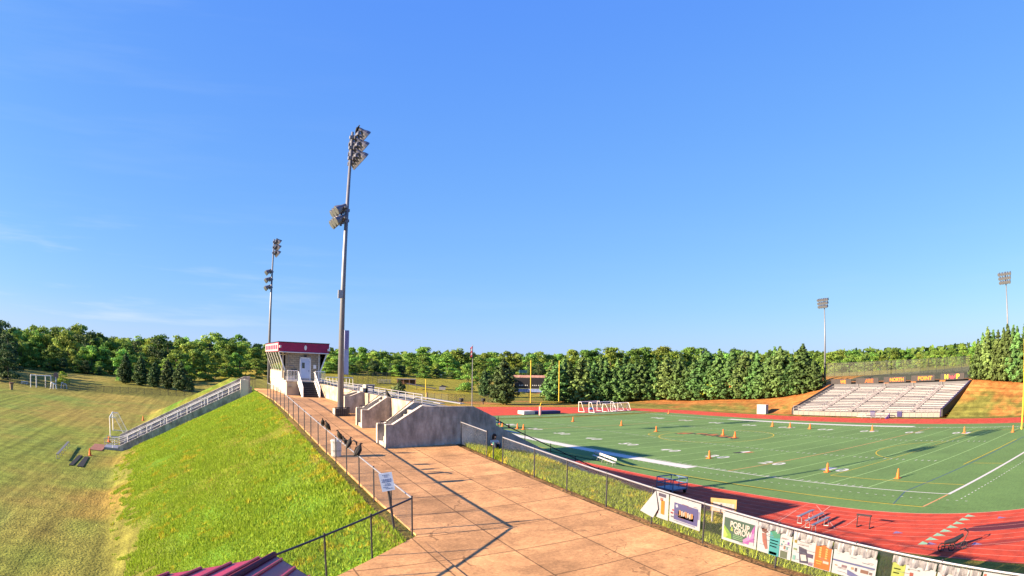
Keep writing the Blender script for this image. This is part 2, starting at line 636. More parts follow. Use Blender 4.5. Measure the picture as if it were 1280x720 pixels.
turf_m = mat('artificial turf', (0.100, 0.188, 0.050), rough=0.9, var=0.16, scale=0.12, bump=0.35, bscale=9)
nt, b = nodes_of(turf_m)
old = b.inputs['Base Color'].links[0].from_socket
g = nt.nodes.new('ShaderNodeNewGeometry')
n = nt.nodes.new('ShaderNodeTexNoise'); n.inputs['Scale'].default_value = 4; n.inputs['Detail'].default_value = 6
mp = nt.nodes.new('ShaderNodeMapping'); mp.inputs['Scale'].default_value = (0.35, 2.5, 1)
nt.links.new(g.outputs['Position'], mp.inputs[0]); nt.links.new(mp.outputs[0], n.inputs['Vector'])
mr = nt.nodes.new('ShaderNodeMapRange'); mr.inputs['From Min'].default_value = .3; mr.inputs['From Max'].default_value = .7
mr.inputs['To Min'].default_value = 0.78; mr.inputs['To Max'].default_value = 1.22
nt.links.new(n.outputs['Fac'], mr.inputs['Value'])
vm = nt.nodes.new('ShaderNodeVectorMath'); vm.operation = 'SCALE'
nt.links.new(old, vm.inputs[0]); nt.links.new(mr.outputs[0], vm.inputs['Scale'])
nt.links.new(vm.outputs[0], b.inputs['Base Color'])
FW, FL = 48.77, 109.73
tf = [(x, y) for x, y in oval(-0.07) if y <= 113.8]
tf = [p for p in tf]
turf = MB().poly([(x, y, 0.002) for x, y in oval(-0.07) if y < 105] + [(TCX+30.3, 108.5, 0.002), (TCX+29.3, 113.8, 0.002), (TCX-29.3, 113.8, 0.002), (TCX-30.3, 108.5, 0.002)])
struct(turf.build('football_turf', turf_m))

wl = MB()
zL = 0.010
wl.strip(0, 0, 0, FL, 0.16, zL); wl.strip(FW, 0, FW, FL, 0.18, zL)
wl.strip(-0.12, 0, FW+0.12, 0, 0.36, zL+0.004); wl.strip(0, FL, FW, FL, 0.24, zL+0.004)
wl.poly([(-1.75, 32.0, zL), (-0.16, 32.0, zL), (-0.16, 77.7, zL), (-1.75, 77.7, zL)])
wl.poly([(FW+0.16, 32.0, zL), (FW+1.5, 32.0, zL), (FW+1.5, 77.7, zL), (FW+0.16, 77.7, zL)])
for k in range(0, 101):          # one-yard ticks inside the near sideline and on the hashes
    y = (10+k)*Y9
    if k % 5:
        wl.strip(0.15, y, 0.75, y, 0.10, zL)
        for hx in (16.26, 32.5):
            wl.strip(hx-0.3, y, hx+0.3, y, 0.12, zL)
        wl.strip(FW-0.75, y, FW-0.15, y, 0.10, zL)
k = -3.0
while k < FL+3:                  # broken restraining line outside the field
    wl.strip(-2.2, k, -2.2, k+0.26, 0.09, zL); k += 0.95
k = -1.5
while k < FW+2:
    wl.strip(k, -2.0, k+0.30, -2.0, 0.12, zL); k += 0.80
for n5, rX, sgn in ((10, 8*Y9, 1), (10, FW-8*Y9, -1)):
    for q, s_ in enumerate(('10', '20', '30', '40', '50', '40', '30', '20', '10')):
        y = (20+10*q)*Y9
        for ch, dy in ((s_[0], 0.95), (s_[1], -0.95)):
            letters(wl, ch, (rX, y+sgn*dy, zL+0.006), (0, -sgn, 0), (sgn, 0, 0), 1.83, 1.25, bold=0.03)
struct(wl.build('field_lines', white_m))
gl = MB()
for k in range(0, 21):
    if k in (4,): continue
    y = (10+5*k)*Y9
    gl.strip(0.15, y, FW-0.15, y, 0.13, zL-0.002)
struct(gl.build('yard_lines', pgreen_m))
ol = MB().strip(0.15, 30*Y9, FW-0.15, 30*Y9, 0.16, zL)
ol.strip(0.15, 90*Y9, FW-0.15, 90*Y9, 0.16, zL)
ol.strip(-5.0, 0.02, -0.25, 0.02, 0.20, zL)
struct(ol.build('orange_lines', orange_m))
yl = MB()
yl.strip(-5.05, 0, -5.05, FL, 0.14, zL)
yl.strip(14.5, 5.3, 34.3, 5.3, 0.14, zL)
yl.strip(4.05, 0.3, 4.05, 16.5, 0.12, zL); yl.strip(4.05, 16.5, 44.7, 16.5, 0.10, zL-0.004); yl.strip(44.7, 16.5, 44.7, 0.3, 0.12, zL)
yl.strip(15.5, 0.3, 15.5, 4.4, 0.12, zL)
for cx, cy, rr, a0, a1 in ((24.4, 14.2, 8.2, 20, 160), (24.4, 54.9, 9.15, 0, 360), (21.6, 62, 4.2, 60, 250), (16.6, 27.0, 0.01, 0, 1)):
    pts = [(cx+rr*math.cos(R(a)), cy+rr*math.sin(R(a))) for a in np.linspace(a0, a1, 40)]
    for (xa, ya), (xb, yb) in zip(pts[:-1], pts[1:]):
        if abs(xa-xb)+abs(ya-yb) > 1e-3: yl.strip(xa, ya, xb, yb, 0.14, zL+0.002)
struct(yl.build('yellow_lines', yellow_m))
bl = MB().strip(0.2, 4.75, FW-0.2, 4.75, 0.13, zL-0.004)
bl.strip(-5, 3.0, 0, 4.75, 0.1, zL-0.004)
struct(bl.build('blue_lines', blue_m))

# the emblem painted at midfield and a small one at the near thirty: feather-like orange and black strokes
em_o, em_d = MB(), MB()
for k in range(15):
    y = 49.6+k*0.9
    x = 25.2-0.03*(k-7)**2+rng.uniform(-.4, .4)
    L = rng.uniform(1.2, 3.0)
    (em_o if k % 3 else em_d).poly([(x-L/2, y-.3, zL+.008), (x+L/2, y-.1, zL+.008), (x+L/2-.3, y+.45, zL+.008), (x-L/2+.2, y+.4, zL+.008)])
    em_d.poly([(x-L/2-.5, y-.25, zL+.006), (x-L/2, y-.2, zL+.006), (x-L/2+.1, y+.5, zL+.006), (x-L/2-.3, y+.4, zL+.006)])
em_o.poly([(12.2, 36.2, zL+.008), (13.4, 36.0, zL+.008), (13.2, 36.7, zL+.008), (11.8, 36.8, zL+.008)])
em_d.poly([(11.0, 36.9, zL+.008), (12.0, 36.8, zL+.008), (12.4, 37.6, zL+.008), (11.2, 38.0, zL+.008)])
em_w = MB().poly([(12.0, 36.8, zL+.009), (13.3, 36.7, zL+.009), (13.6, 37.3, zL+.009), (12.3, 37.7, zL+.009)])
struct(em_o.build('field_emblem', mat('emblem orange', (0.42, 0.12, 0.035), var=.3, scale=2)))
struct(em_d.build('field_emblem_outline', mat('emblem black', (0.03, 0.025, 0.025), var=.2)))
struct(em_w.build('field_emblem_white', white_m))
lm = MB(); lp = MB()
for k in range(8):               # painted exchange-zone triangles in each lane
    x = -6.75-k*1.075
    lm.poly([(x+.38, -5.0, .012), (x-.42, -5.05, .012), (x-.05, -5.95, .012)])
for x, y in ((-13.4, -9.06), (-6.8, -8.3), (-12.6, -2.2), (-14.2, -5.9)):
    lp.poly([(x+.3, y+.35, .012), (x-.35, y+.25, .012), (x, y-.45, .012)])
struct(lm.build('lane_marks', mat('mint paint', (0.25, 0.44, 0.28), var=.2, scale=5)))
struct(lp.build('lane_marks', mat('violet paint', (0.20, 0.14, 0.27), var=.2, scale=5)))

# ------------------------------------------------------------------ concrete walk
conc_m = mat('walk concrete', (0.42, 0.228, 0.100), rough=0.9, var=0.20, scale=0.9, bump=0.12, bscale=50)
nt, b = nodes_of(conc_m)
old = b.inputs['Base Color'].links[0].from_socket
g = nt.nodes.new('ShaderNodeNewGeometry')
sp = nt.nodes.new('ShaderNodeSeparateXYZ'); nt.links.new(g.outputs['Position'], sp.inputs[0])
jx = mth('LESS_THAN', mth('ABSOLUTE', mth('SUBTRACT', mth('FRACT', mth('DIVIDE', mth('ADD', sp.outputs[0], 40.4+2.6*10+1.3), 2.6)), 0.5)), 0.010)
jy = mth('LESS_THAN', mth('ABSOLUTE', mth('SUBTRACT', mth('FRACT', mth('DIVIDE', mth('ADD', sp.outputs[1], 1.95+1.25+50), 2.5)), 0.5)), 0.011)
jj = mth('MAXIMUM', jx, jy)
sl = nt.nodes.new('ShaderNodeTexNoise'); sl.inputs['Scale'].default_value = 0.55; sl.inputs['Detail'].default_value = 9; sl.inputs['Roughness'].default_value = .75
nt.links.new(g.outputs['Position'], sl.inputs['Vector'])
fine = nt.nodes.new('ShaderNodeTexNoise'); fine.inputs['Scale'].default_value = 9; fine.inputs['Detail'].default_value = 6; fine.inputs['Roughness'].default_value = .8
nt.links.new(g.outputs['Position'], fine.inputs['Vector'])
vm = nt.nodes.new('ShaderNodeVectorMath'); vm.operation = 'SCALE'
sc_ = mth('MULTIPLY', mth('ADD', 0.05, mth('MULTIPLY', sl.outputs['Fac'], 1.9)), mth('ADD', 0.1, mth('MULTIPLY', fine.outputs['Fac'], 1.8)))
wn_ = nt.nodes.new('ShaderNodeTexWhiteNoise'); wn_.noise_dimensions = '2D'      # each pour has its own tone
cb_ = nt.nodes.new('ShaderNodeCombineXYZ')
nt.links.new(mth('FLOOR', mth('DIVIDE', mth('ADD', sp.outputs[0], 40.4+2.6*10), 2.6)), cb_.inputs[0])
nt.links.new(mth('FLOOR', mth('DIVIDE', mth('ADD', sp.outputs[1], 1.95+50), 2.5)), cb_.inputs[1])
nt.links.new(cb_.outputs[0], wn_.inputs['Vector'])
sc_ = mth('MULTIPLY', sc_, mth('ADD', 0.88, mth('MULTIPLY', wn_.outputs['Value'], 0.24)))
vo_ = nt.nodes.new('ShaderNodeTexVoronoi'); vo_.feature = 'DISTANCE_TO_EDGE'; vo_.inputs['Scale'].default_value = 0.16
dn_ = nt.nodes.new('ShaderNodeTexNoise'); dn_.inputs['Scale'].default_value = 1.1; dn_.inputs['Detail'].default_value = 6
nt.links.new(g.outputs['Position'], dn_.inputs['Vector'])
va_ = nt.nodes.new('ShaderNodeVectorMath'); va_.operation = 'MULTIPLY_ADD'; va_.inputs[1].default_value = (1.6, 1.6, 0)
nt.links.new(dn_.outputs['Color'], va_.inputs[0]); nt.links.new(g.outputs['Position'], va_.inputs[2])
nt.links.new(va_.outputs[0], vo_.inputs['Vector'])
ck_ = mth('MULTIPLY', mth('LESS_THAN', vo_.outputs['Distance'], 0.0032), mth('GREATER_THAN', sl.outputs['Fac'], 0.5))
sc_ = mth('MULTIPLY', sc_, mth('SUBTRACT', 1.0, mth('MULTIPLY', ck_, 0.45)))
sc_ = mth('MULTIPLY', sc_, mth('SUBTRACT', 1.0, mth('MULTIPLY', jj, 0.62)))
nt.links.new(old, vm.inputs[0]); nt.links.new(sc_, vm.inputs['Scale'])
nt.links.new(vm.outputs[0], b.inputs['Base Color'])

walk = MB()
def wq(x0, x1, y0, y1, st=1.0):
    xs = np.linspace(x0, x1, max(2, int(abs(x1-x0)/st)+1)); ys = np.linspace(y0, y1, max(2, int(abs(y1-y0)/st)+1))
    for i in range(len(xs)-1):
        for j in range(len(ys)-1):
            walk.poly([(x, y, float(walk_z(x, y))) for x, y in ((xs[i], ys[j]), (xs[i+1], ys[j]), (xs[i+1], ys[j+1]), (xs[i], ys[j+1]))])
wq(-42.72, -35.28, -1.6, 60)
wq(-42.72, -35.28, -30, -1.6)
for k in range(8):                # widening in front of the diagonal fence
    xa, xb = -42.72-k*1.3, -42.72-(k+1)*1.3
    ya, yb = -1.72-k*1.12, -1.72-(k+1)*1.12
    walk.poly([(x, y, float(walk_z(x, y))) for x, y in ((xa, -30), (xa, ya), (xb, yb), (xb, -30))][::-1])
# exposed slab edges
for k in range(60):
    for X in (-42.72, -35.28):
        y0, y1 = -1.6+k, -0.6+k
        z0, z1 = float(walk_z(X, y0)), float(walk_z(X, y1))
        walk.poly([(X, y0, z0-.2), (X, y1, z1-.2), (X, y1, z1), (X, y0, z0)])
struct(walk.build('walkway', conc_m))

# ------------------------------------------------------------------ shared materials
galv = mat('galvanised steel', (0.30, 0.30, 0.33), rough=0.45, metal=0.6, var=0.15, scale=3)
dark_steel = mat('dark fence steel', (0.035, 0.035, 0.045), rough=0.5, metal=0.3, var=0.2)
black_m = mat('black steel', (0.02, 0.02, 0.025), rough=0.5, var=0.2)
alu = mat('brushed aluminium', (0.30, 0.30, 0.32), rough=0.5, metal=0.35, var=0.12, scale=4)
white_p = mat('white paint', (0.72, 0.72, 0.71), rough=0.5, var=0.08)
orange_p = mat('orange plastic', (0.62, 0.13, 0.02), rough=0.55, var=0.10, scale=5)
wall_m = mat('weathered concrete', (0.36, 0.335, 0.30), rough=0.9, var=0.35, scale=0.8, bump=0.25, bscale=14)
nt, b = nodes_of(wall_m)          # rain streaks and dark tops
old = b.inputs['Base Color'].links[0].from_socket
g = nt.nodes.new('ShaderNodeNewGeometry')
mp = nt.nodes.new('ShaderNodeMapping'); mp.inputs['Scale'].default_value = (1.1, 1.1, 0.42)
nt.links.new(g.outputs['Position'], mp.inputs[0])
n = nt.nodes.new('ShaderNodeTexNoise'); n.inputs['Scale'].default_value = 1.6; n.inputs['Detail'].default_value = 8; n.inputs['Roughness'].default_value = .7
nt.links.new(mp.outputs[0], n.inputs['Vector'])
mr = nt.nodes.new('ShaderNodeMapRange')
for k, v in (('From Min', .38), ('From Max', .62), ('To Min', 0.58), ('To Max', 1.15)): mr.inputs[k].default_value = v
nt.links.new(n.outputs['Fac'], mr.inputs['Value'])
vm = nt.nodes.new('ShaderNodeVectorMath'); vm.operation = 'SCALE'
nt.links.new(old, vm.inputs[0]); nt.links.new(mr.outputs[0], vm.inputs['Scale'])
nt.links.new(vm.outputs[0], b.inputs['Base Color'])
cap_m = mat('pale concrete coping', (0.40, 0.36, 0.32), rough=0.9, var=0.2, scale=2)
rust_m = mat('stained concrete', (0.30, 0.20, 0.13), rough=0.9, var=0.4, scale=1.2, c2=(0.36, 0.30, 0.24))

link_dark = mesh_mat('dark chain link', (0.05, 0.045, 0.06), 0.24)
link_near = mesh_mat('grey chain link', (0.14, 0.14, 0.15), 0.10)
link_far = mesh_mat('far chain link', (0.05, 0.06, 0.04), 0.34)


def fence(name, label, pts, zf, h, posts, fabric, rail_m, post_m, pr=0.03, rr=0.032, lift=0.05, group=None, gaps=()):
    """chain-link fence along a polyline: fabric, top rail, posts as parts"""
    L = (pts[0][0], pts[0][1], zf(*pts[0]))
    t = thing(name, label, 'fence', L, group)
    m = MB(); uv = []; s = 0.0; rail = MB()
    for (x0, y0), (x1, y1) in zip(pts[:-1], pts[1:]):
        n = max(1, int(math.hypot(x1-x0, y1-y0)/1.5))
        for k in range(n):
            a, bq = k/n, (k+1)/n
            p = (x0+(x1-x0)*a, y0+(y1-y0)*a); q = (x0+(x1-x0)*bq, y0+(y1-y0)*bq)
            zp, zq = zf(*p), zf(*q)
            d = math.hypot(q[0]-p[0], q[1]-p[1])
            m.poly([(*p, zp+lift), (*q, zq+lift), (*q, zq+h), (*p, zp+h)])
            uv += [(s, 0), (s+d, 0), (s+d, h), (s, h)]
            s += d
            rail.tube((*p, zp+h), (*q, zq+h), rr, n=6)
    m.build('chain_link', fabric, t, uv=uv)
    rail.build('top_rail', rail_m, t)
    for x, y in posts:
        z = zf(x, y)
        pm = MB().tube((x, y, z-0.15), (x, y, z+h+0.03), pr, n=8)
        pm.ball((x, y, z+h+0.05), pr*1.25, 8, 5)
        pm.build('post', post_m, t)
    return t


wz = lambda x, y: float(walk_z(x, y))
FH = 1.32
ly = [-1.6+2.45*k for k in range(19)]
fence('chain_link_fence', 'long chain-link fence with pale top rail between the green bank and the concrete walk', [(-42.86, -1.6), (-42.86, 42.6)], wz, FH,
      [(-42.86, y) for y in ly], link_dark, galv, dark_steel)
fence('chain_link_fence', 'short dark chain-link fence running diagonally from the corner post past the maroon roof', [(-42.9, -1.66), (-46.55, -4.85), (-52.5, -10.0)], wz, FH,
      [(-44.75, -3.28), (-46.55, -4.85), (-48.6, -6.6)], link_near, dark_steel, dark_steel)
rp = [7.68, 4.35, 1.44, -1.55, -4.45, -7.25, -10.6, -13.6, -16.6, -19.6]
fence('chain_link_fence', 'chain-link fence hung with banners along the right edge of the walk', [(-35.0, 7.68), (-35.0, -24)], wz, FH,
      [(-35.0, y) for y in rp], link_near, galv, dark_steel)
fence('chain_link_fence', 'short chain-link fence piece between the concrete end wall and the gate gap', [(-35.0, 13.2), (-35.0, 9.6)], wz, FH,
      [(-35.0, 13.15), (-35.0, 9.6)], link_near, galv, dark_steel)
gt = thing('utility_post', 'short post with a teal cap standing in the gap of the right-hand fence', 'post', (-34.9, 9.0, wz(-34.9, 9.0)))
MB().tube((-34.9, 9.0, wz(-34.9, 9.0)-.1), (-34.9, 9.0, wz(-34.9, 9.0)+.7), .035).build('post', dark_steel, gt)
MB().tube((-34.9, 9.0, wz(-34.9, 9.0)+.701), (-34.9, 9.0, wz(-34.9, 9.0)+.85), .045).build('cap', mat('teal cap', (.08, .26, .24), var=.1), gt)

# ------------------------------------------------------------------ home grandstand (its back and near end face the walk)
gs = thing('concrete_grandstand', 'grey concrete home grandstand with three stepped stair walls facing the walk', 'grandstand', (-36.9, 13.6, 6.2))
TOP = 8.62
def stair_walls(y0, xf, zf, w=0.24, low=1.28):
    """a parapet wall beside a flight: low front, rising slope, flat to the back wall"""
    xt = -37.2
    return [(xf, y0, zf-0.3), (xf, y0, zf+low), (xf+0.42, y0, zf+low), (xt, y0, TOP), (-36.9, y0, TOP), (-36.9, y0, zf-0.3)]
# near end wall: same front, then flat, then sloping down with the seating
ew = [(-39.35, 13.6, 5.6), (-39.35, 13.6, 7.45), (-38.95, 13.6, 7.45), (-37.2, 13.6, TOP-.08), (-34.05, 13.6, TOP-.08), (-32.6, 13.6, 7.86), (-32.6, 13.6, 7.40), (-26.4, 13.6, 4.34), (-20.0, 13.6, 1.18), (-20.0, 13.6, -0.1), (-24, 13.6, 0.4), (-33.5, 13.6, 5.2)]
MB().prism(ew, (0, 0.30, 0)).build('end_wall', wall_m, gs)
cop = MB()
for (a, b_) in ((ew[1], ew[2]), (ew[2], ew[3])):
    cop.prism([(a[0], 13.57, a[2]+.002), (b_[0], 13.57, b_[2]+.002), (b_[0], 13.57, b_[2]+.06), (a[0], 13.57, a[2]+.06)], (0, 0.36, 0))
cop.build('coping', cap_m, gs)
flights = ((13.9, -39.35, 6.18), (20.8, -38.9, 6.63), (28.0, -38.45, 7.15))
for k, (ys, xf, zf) in enumerate(flights):
    if k:
        pl = stair_walls(ys, xf, zf, low=1.14)
        MB().prism(pl, (0, 0.24, 0)).build('stair_parapet', wall_m, gs)
        c = MB()
        for a, b_ in zip(pl[1:4], pl[2:5]):
            c.prism([(a[0], ys-.03, a[2]+.002), (b_[0], ys-.03, b_[2]+.002), (b_[0], ys-.03, b_[2]+.06), (a[0], ys-.03, a[2]+.06)], (0, 0.30, 0))
        c.prism([(xf-.004, ys-.01, zf), (xf-.004, ys+.25, zf), (xf-.004, ys+.25, zf+1.2), (xf-.004, ys-.01, zf+1.2)], (-.02, 0, 0))
        c.build('coping', cap_m, gs)
    yb = ys+1.25
    pl = stair_walls(yb, xf-.05, zf+.05, low=1.16)
    MB().prism(pl, (0, 0.22, 0)).build('stair_parapet', wall_m, gs)
    c = MB()
    for a, b_ in zip(pl[1:4], pl[2:5]):
        c.prism([(a[0], yb-.03, a[2]+.002), (b_[0], yb-.03, b_[2]+.002), (b_[0], yb-.03, b_[2]+.06), (a[0], yb-.03, a[2]+.06)], (0, 0.28, 0))
    c.prism([(xf-.054, yb-.01, zf), (xf-.054, yb+.23, zf), (xf-.054, yb+.23, zf+1.2), (xf-.054, yb-.01, zf+1.2)], (-.02, 0, 0))
    c.build('coping', cap_m, gs)
    st = MB()
    n = 9
    for q in range(n):
        st.box(xf+.05+q*0.24, -36.6, ys+.245, yb-.005, zf-0.2, zf+0.26*(q+1)) if q < 8 else None
    st.build('stair_flight', wall_m, gs)
    MB().path([(xf+.1, yb-.12, zf+1.25), (xf+.1, yb-.12, zf+1.38), (xf+.5, yb-.12, zf+1.38), (-37.15, yb-.12, TOP+.32), (-36.8, yb-.12, TOP+.32)], 0.025).build('handrail', dark_steel, gs)
bw = MB()
for y0, y1 in ((15.4, 20.79), (22.3, 27.99), (29.5, 97.0)):
    bw.box(-36.9, -36.6, y0, y1, 5.5, TOP)
bw.build('back_wall', rust_m, gs)
# terrace of steps falling towards the field
tr_ = MB()
nst = 24
for k in range(nst):
    x0 = -36.6+k*(16.4/nst)
    tr_.box(x0, x0+16.4/nst+.001, 13.9, 97, -0.3+max(0, 5-k*.3), max(0.5, min(TOP-0.35-max(0, (x0+34.4))*0.535, 7.0-(x0+32.6)*.494 if x0 > -33.4 else 99)))
tr_.build('terrace', wall_m, gs)
rl = MB()
for zo in (0.25, 0.5):
    rl.tube((-36.55, 15.5, TOP+zo), (-36.55, 96, TOP+zo), 0.025, n=6)
y = 15.5
while y < 96:
    rl.tube((-36.55, y, TOP-.05), (-36.55, y, TOP+.5), 0.025, n=6); y += 1.6
rl.build('back_rail', alu, gs)
for k in range(5):
    x0 = -35.9+k*1.25
    zt = TOP-0.35-max(0, (x0+34.4))*0.535
    MB().box(x0, x0+.28, 14.2, 96, zt+.38, zt+.42).build('seat_row', alu, gs)
er = MB()
pts = [at_y(625, 528, 13.72), at_y(640, 535.5, 13.72), at_y(692, 560, 13.72), at_y(740, 583, 13.72), at_y(775, 600, 13.72)]
pts[0] = np.array([-33.4, 13.72, 8.2])
er.path([tuple(p) for p in pts], 0.035)
for X in (-32.4, -30.6, -28.8, -27, -25.2):
    zw = 7.38-(X+32.6)*0.4936
    er.tube((X, 13.72, zw), (X, 13.72, zw+.62), 0.025, n=6)
er.build('end_rail', black_m, gs)

# ------------------------------------------------------------------ press box
brick_m = mat('tan block wall', (0.33, 0.28, 0.20), rough=0.85, var=0.12, scale=2)
nt, b = nodes_of(brick_m)
old = b.inputs['Base Color'].links[0].from_socket
br = nt.nodes.new('ShaderNodeTexBrick'); br.inputs['Scale'].default_value = 1.0
br.inputs['Color1'].default_value = (1, 1, 1, 1); br.inputs['Color2'].default_value = (.82, .82, .82, 1); br.inputs['Mortar'].default_value = (.45, .45, .45, 1)
br.inputs['Brick Width'].default_value = .5; br.inputs['Row Height'].default_value = .22; br.inputs['Mortar Size'].default_value = .02
g = nt.nodes.new('ShaderNodeNewGeometry'); sp = nt.nodes.new('ShaderNodeSeparateXYZ'); nt.links.new(g.outputs['Position'], sp.inputs[0])
cb = nt.nodes.new('ShaderNodeCombineXYZ')
nt.links.new(mth('ADD', sp.outputs[0], sp.outputs[1]), cb.inputs[0]); nt.links.new(sp.outputs[2], cb.inputs[1])
nt.links.new(cb.outputs[0], br.inputs['Vector'])
mx = nt.nodes.new('ShaderNodeVectorMath'); mx.operation = 'MULTIPLY'
nt.links.new(old, mx.inputs[0]); nt.links.new(br.outputs['Color'], mx.inputs[1]); nt.links.new(mx.outputs[0], b.inputs['Base Color'])
maroon_m = mat('maroon metal', (0.29, 0.010, 0.070), rough=0.45, var=0.12, scale=2, spec=.4)
nt, b = nodes_of(maroon_m)
cream_m = mat('cream siding', (0.44, 0.37, 0.27), rough=0.8, var=0.1, scale=2)
glass_m = mat('tinted glass', (0.03, 0.035, 0.02), rough=0.05, var=0, spec=0.9)
door_m = mat('pale blue door', (0.42, 0.50, 0.66), rough=0.5, var=0.06)
sunlit_maroon_m = mat('sunlit maroon fascia', (0.42, 0.25, 0.27), rough=0.7, var=0.2, scale=3)  # sun washing out the maroon fascia, put into its base colour

pbx = thing('press_box', 'press box with maroon flat roof and white door at the end of the walk', 'press box', (-38.6, 47, 7.3))
MB().box(-40.25, -36.45, 49.0, 61.5, 8.75, 11.75).build('wall', brick_m, pbx)
MB().box(-40.35, -36.35, 47.0, 61.6, 6.6, 8.70).build('base_wall', cream_m, pbx)
MB().box(-40.45, -35.6, 46.9, 61.7, 8.702, 8.82).build('landing', cap_m, pbx)
MB().box(-41.05, -35.55, 48.7, 62.0, 11.76, 12.72).build('roof', maroon_m, pbx)
MB().box(-41.10, -35.5, 48.65, 62.05, 12.722, 12.80).build('roof_cap', black_m, pbx)
MB().box(-41.10, -41.06, 48.9, 61.8, 11.80, 12.64).build('side_fascia', sunlit_maroon_m, pbx)
for k in range(7):
    MB().box(-41.13, -41.104, 49.6+k*1.7, 50.6+k*1.7, 12.0, 12.45).build('fascia_letter', maroon_m, pbx)
em = MB(); em.prism([(-38.13+.14*math.cos(a)*1.0, 48.69, 12.25+.26*math.sin(a)) for a in np.linspace(0, 2*math.pi, 14)[:-1]], (0, -0.03, 0))
em.build('fascia_emblem', white_p, pbx)
lt = MB().box(-41.0, -40.8, 48.5, 48.69, 12.15, 12.4)
lt.build('floodlight', white_p, pbx)
MB().box(-35.75, -35.5, 48.4, 48.64, 12.0, 12.25).build('floodlight', white_p, pbx)
dr = MB().box(-38.6, -37.58, 48.93, 48.995, 8.83, 11.12).build('door', door_m, pbx)
MB().ball((-37.7, 48.9, 9.85), .05, 8, 5).build('handle', dark_steel, dr)
MB().box(-38.7, -38.602, 48.90, 48.99, 8.83, 11.2).box(-37.578, -37.48, 48.90, 48.99, 8.83, 11.2).box(-38.7, -37.48, 48.90, 48.99, 11.122, 11.24).build('door_frame', white_p, pbx)
MB().box(-39.6, -39.0, 48.9, 48.99, 9.35, 9.95).build('vent', black_m, pbx)
MB().box(-40.2, -39.3, 48.6, 48.88, 8.83, 9.25).build('utility_box', galv, pbx)
# slanted broadcast windows on both long sides, with struts
for sx, xw in ((-1, -40.27), (1, -36.43)):
    xo = xw+sx*0.72
    win = MB().prism([(xw, 49.1, 9.75), (xo, 49.1, 11.7), (xo-.05*sx, 49.1, 11.7), (xw-.02*sx, 49.1, 9.72)], (0, 12.2, 0)).build('window', glass_m, pbx)
    for k in range(6):
        y = 49.02+k*2.42
        MB().prism([(xw+.02*sx, y, 9.68), (xo+.06*sx, y, 11.72), (xo-.08*sx, y, 11.72), (xw-.1*sx, y, 9.68)], (0, .14, 0)).build('mullion', white_p, win)
    MB().box(min(xw, xw+sx*.14), max(xw, xw+sx*.14), 49.0, 61.5, 8.83, 9.66).build('sill_panel', cream_m, pbx)
MB().prism([(-40.6, 49.05, 9.0), (-40.45, 49.05, 9.0), (-40.45, 49.05, 11.7), (-40.6, 49.05, 11.7)], (0, .15, 0)).build('corner_post', cream_m, pbx)
# gutter, downpipe, conduit and a wall lamp
MB().tube((-41.0, 48.66, 11.72), (-35.6, 48.66, 11.72), .05, n=8).build('gutter', white_p, pbx)
MB().path([(-36.6, 48.94, 11.7), (-36.6, 48.94, 8.85)], .04).build('downpipe', white_p, pbx)
MB().path([(-39.9, 48.96, 11.6), (-39.9, 48.96, 10.3), (-39.3, 48.96, 10.3), (-39.3, 48.96, 9.96)], .025).build('conduit', galv, pbx)
MB().box(-38.2, -37.95, 48.82, 48.99, 11.30, 11.48).build('wall_lamp', dark_steel, pbx)
MB().box(-37.2, -36.9, 48.94, 48.99, 10.1, 10.5).build('notice', white_p, pbx)
MB().box(-38.45, -38.15, 48.915, 48.929, 10.1, 10.7).build('door_window', glass_m, dr)
MB().box(-38.55, -37.63, 48.915, 48.929, 8.86, 9.06).build('kick_plate', galv, dr)
# front stair with pale rails
stp = MB()
for k in range(8):
    stp.box(-39.0, -37.5, 44.0+k*0.37, 46.895, 7.1, 7.35+0.17*(k+1))
stp.build('stair', black_m, pbx)
for X in (-39.15, -37.42):
    rlm = MB().path([(X, 43.7, 7.4), (X, 43.7, 8.3), (X, 46.8, 9.75), (X, 47.2, 9.75)], 0.04)
    for k in range(9):
        y = 43.9+k*.36; rlm.tube((X, y, 7.4+.17*k), (X, y, 8.35+.42*k*.4), 0.022, n=5)
    rlm.prism([(X-.07, 43.8, 7.2), (X-.07, 46.9, 8.6), (X-.07, 46.9, 8.85), (X-.07, 43.8, 7.5)], (.14, 0, 0))
    rlm.build('handrail', white_p, pbx)
for x0, x1 in ((-40.3, -39.2), (-37.3, -36.3)):
    m_ = MB().path([(x0, 47.0, 9.85), (x1, 47.0, 9.85)], .04)
    m_.path([(x0, 47.0, 8.95), (x1, 47.0, 8.95)], .03)
    for k in range(8):
        xq = x0+(x1-x0)*k/7; m_.tube((xq, 47.0, 8.82), (xq, 47.0, 9.85), .022, n=5)
    m_.build('landing_rail', white_p, pbx)
m_ = MB().path([(-40.4, 47.2, 9.8), (-40.4, 61, 9.8)], .03)
for k in range(28): m_.tube((-40.4, 47.2+.5*k, 8.82), (-40.4, 47.2+.5*k, 9.8), .018, n=5)
m_ = MB().box(-40.42, -40.36, 61.0, 61.1, 8.8, 9.8)
m_.build('landing_rail', white_p, pbx)
MB().tube((-40.0, 46.99, 8.2), (-40.0, 46.99, 8.21), .2).build('vent', black_m, pbx)
# dark recess wall and pale rails to the right of the press box
lw = thing('low_wall', 'dark low wall with pale railing right of the press box stair', 'wall', (-34.9, 47.5, 7.3))
MB().box(-36.2, -33.9, 47.4, 48.2, 6.8, 8.55).build('wall_face', wall_m, lw)
m_ = MB().path([(-36.1, 47.3, 9.3), (-33.2, 47.3, 9.3)], .04)
for k in range(9): m_.tube((-36.1+.36*k, 47.3, 8.5), (-36.1+.36*k, 47.3, 9.3), .02, n=5)
m_.build('railing', white_p, lw)

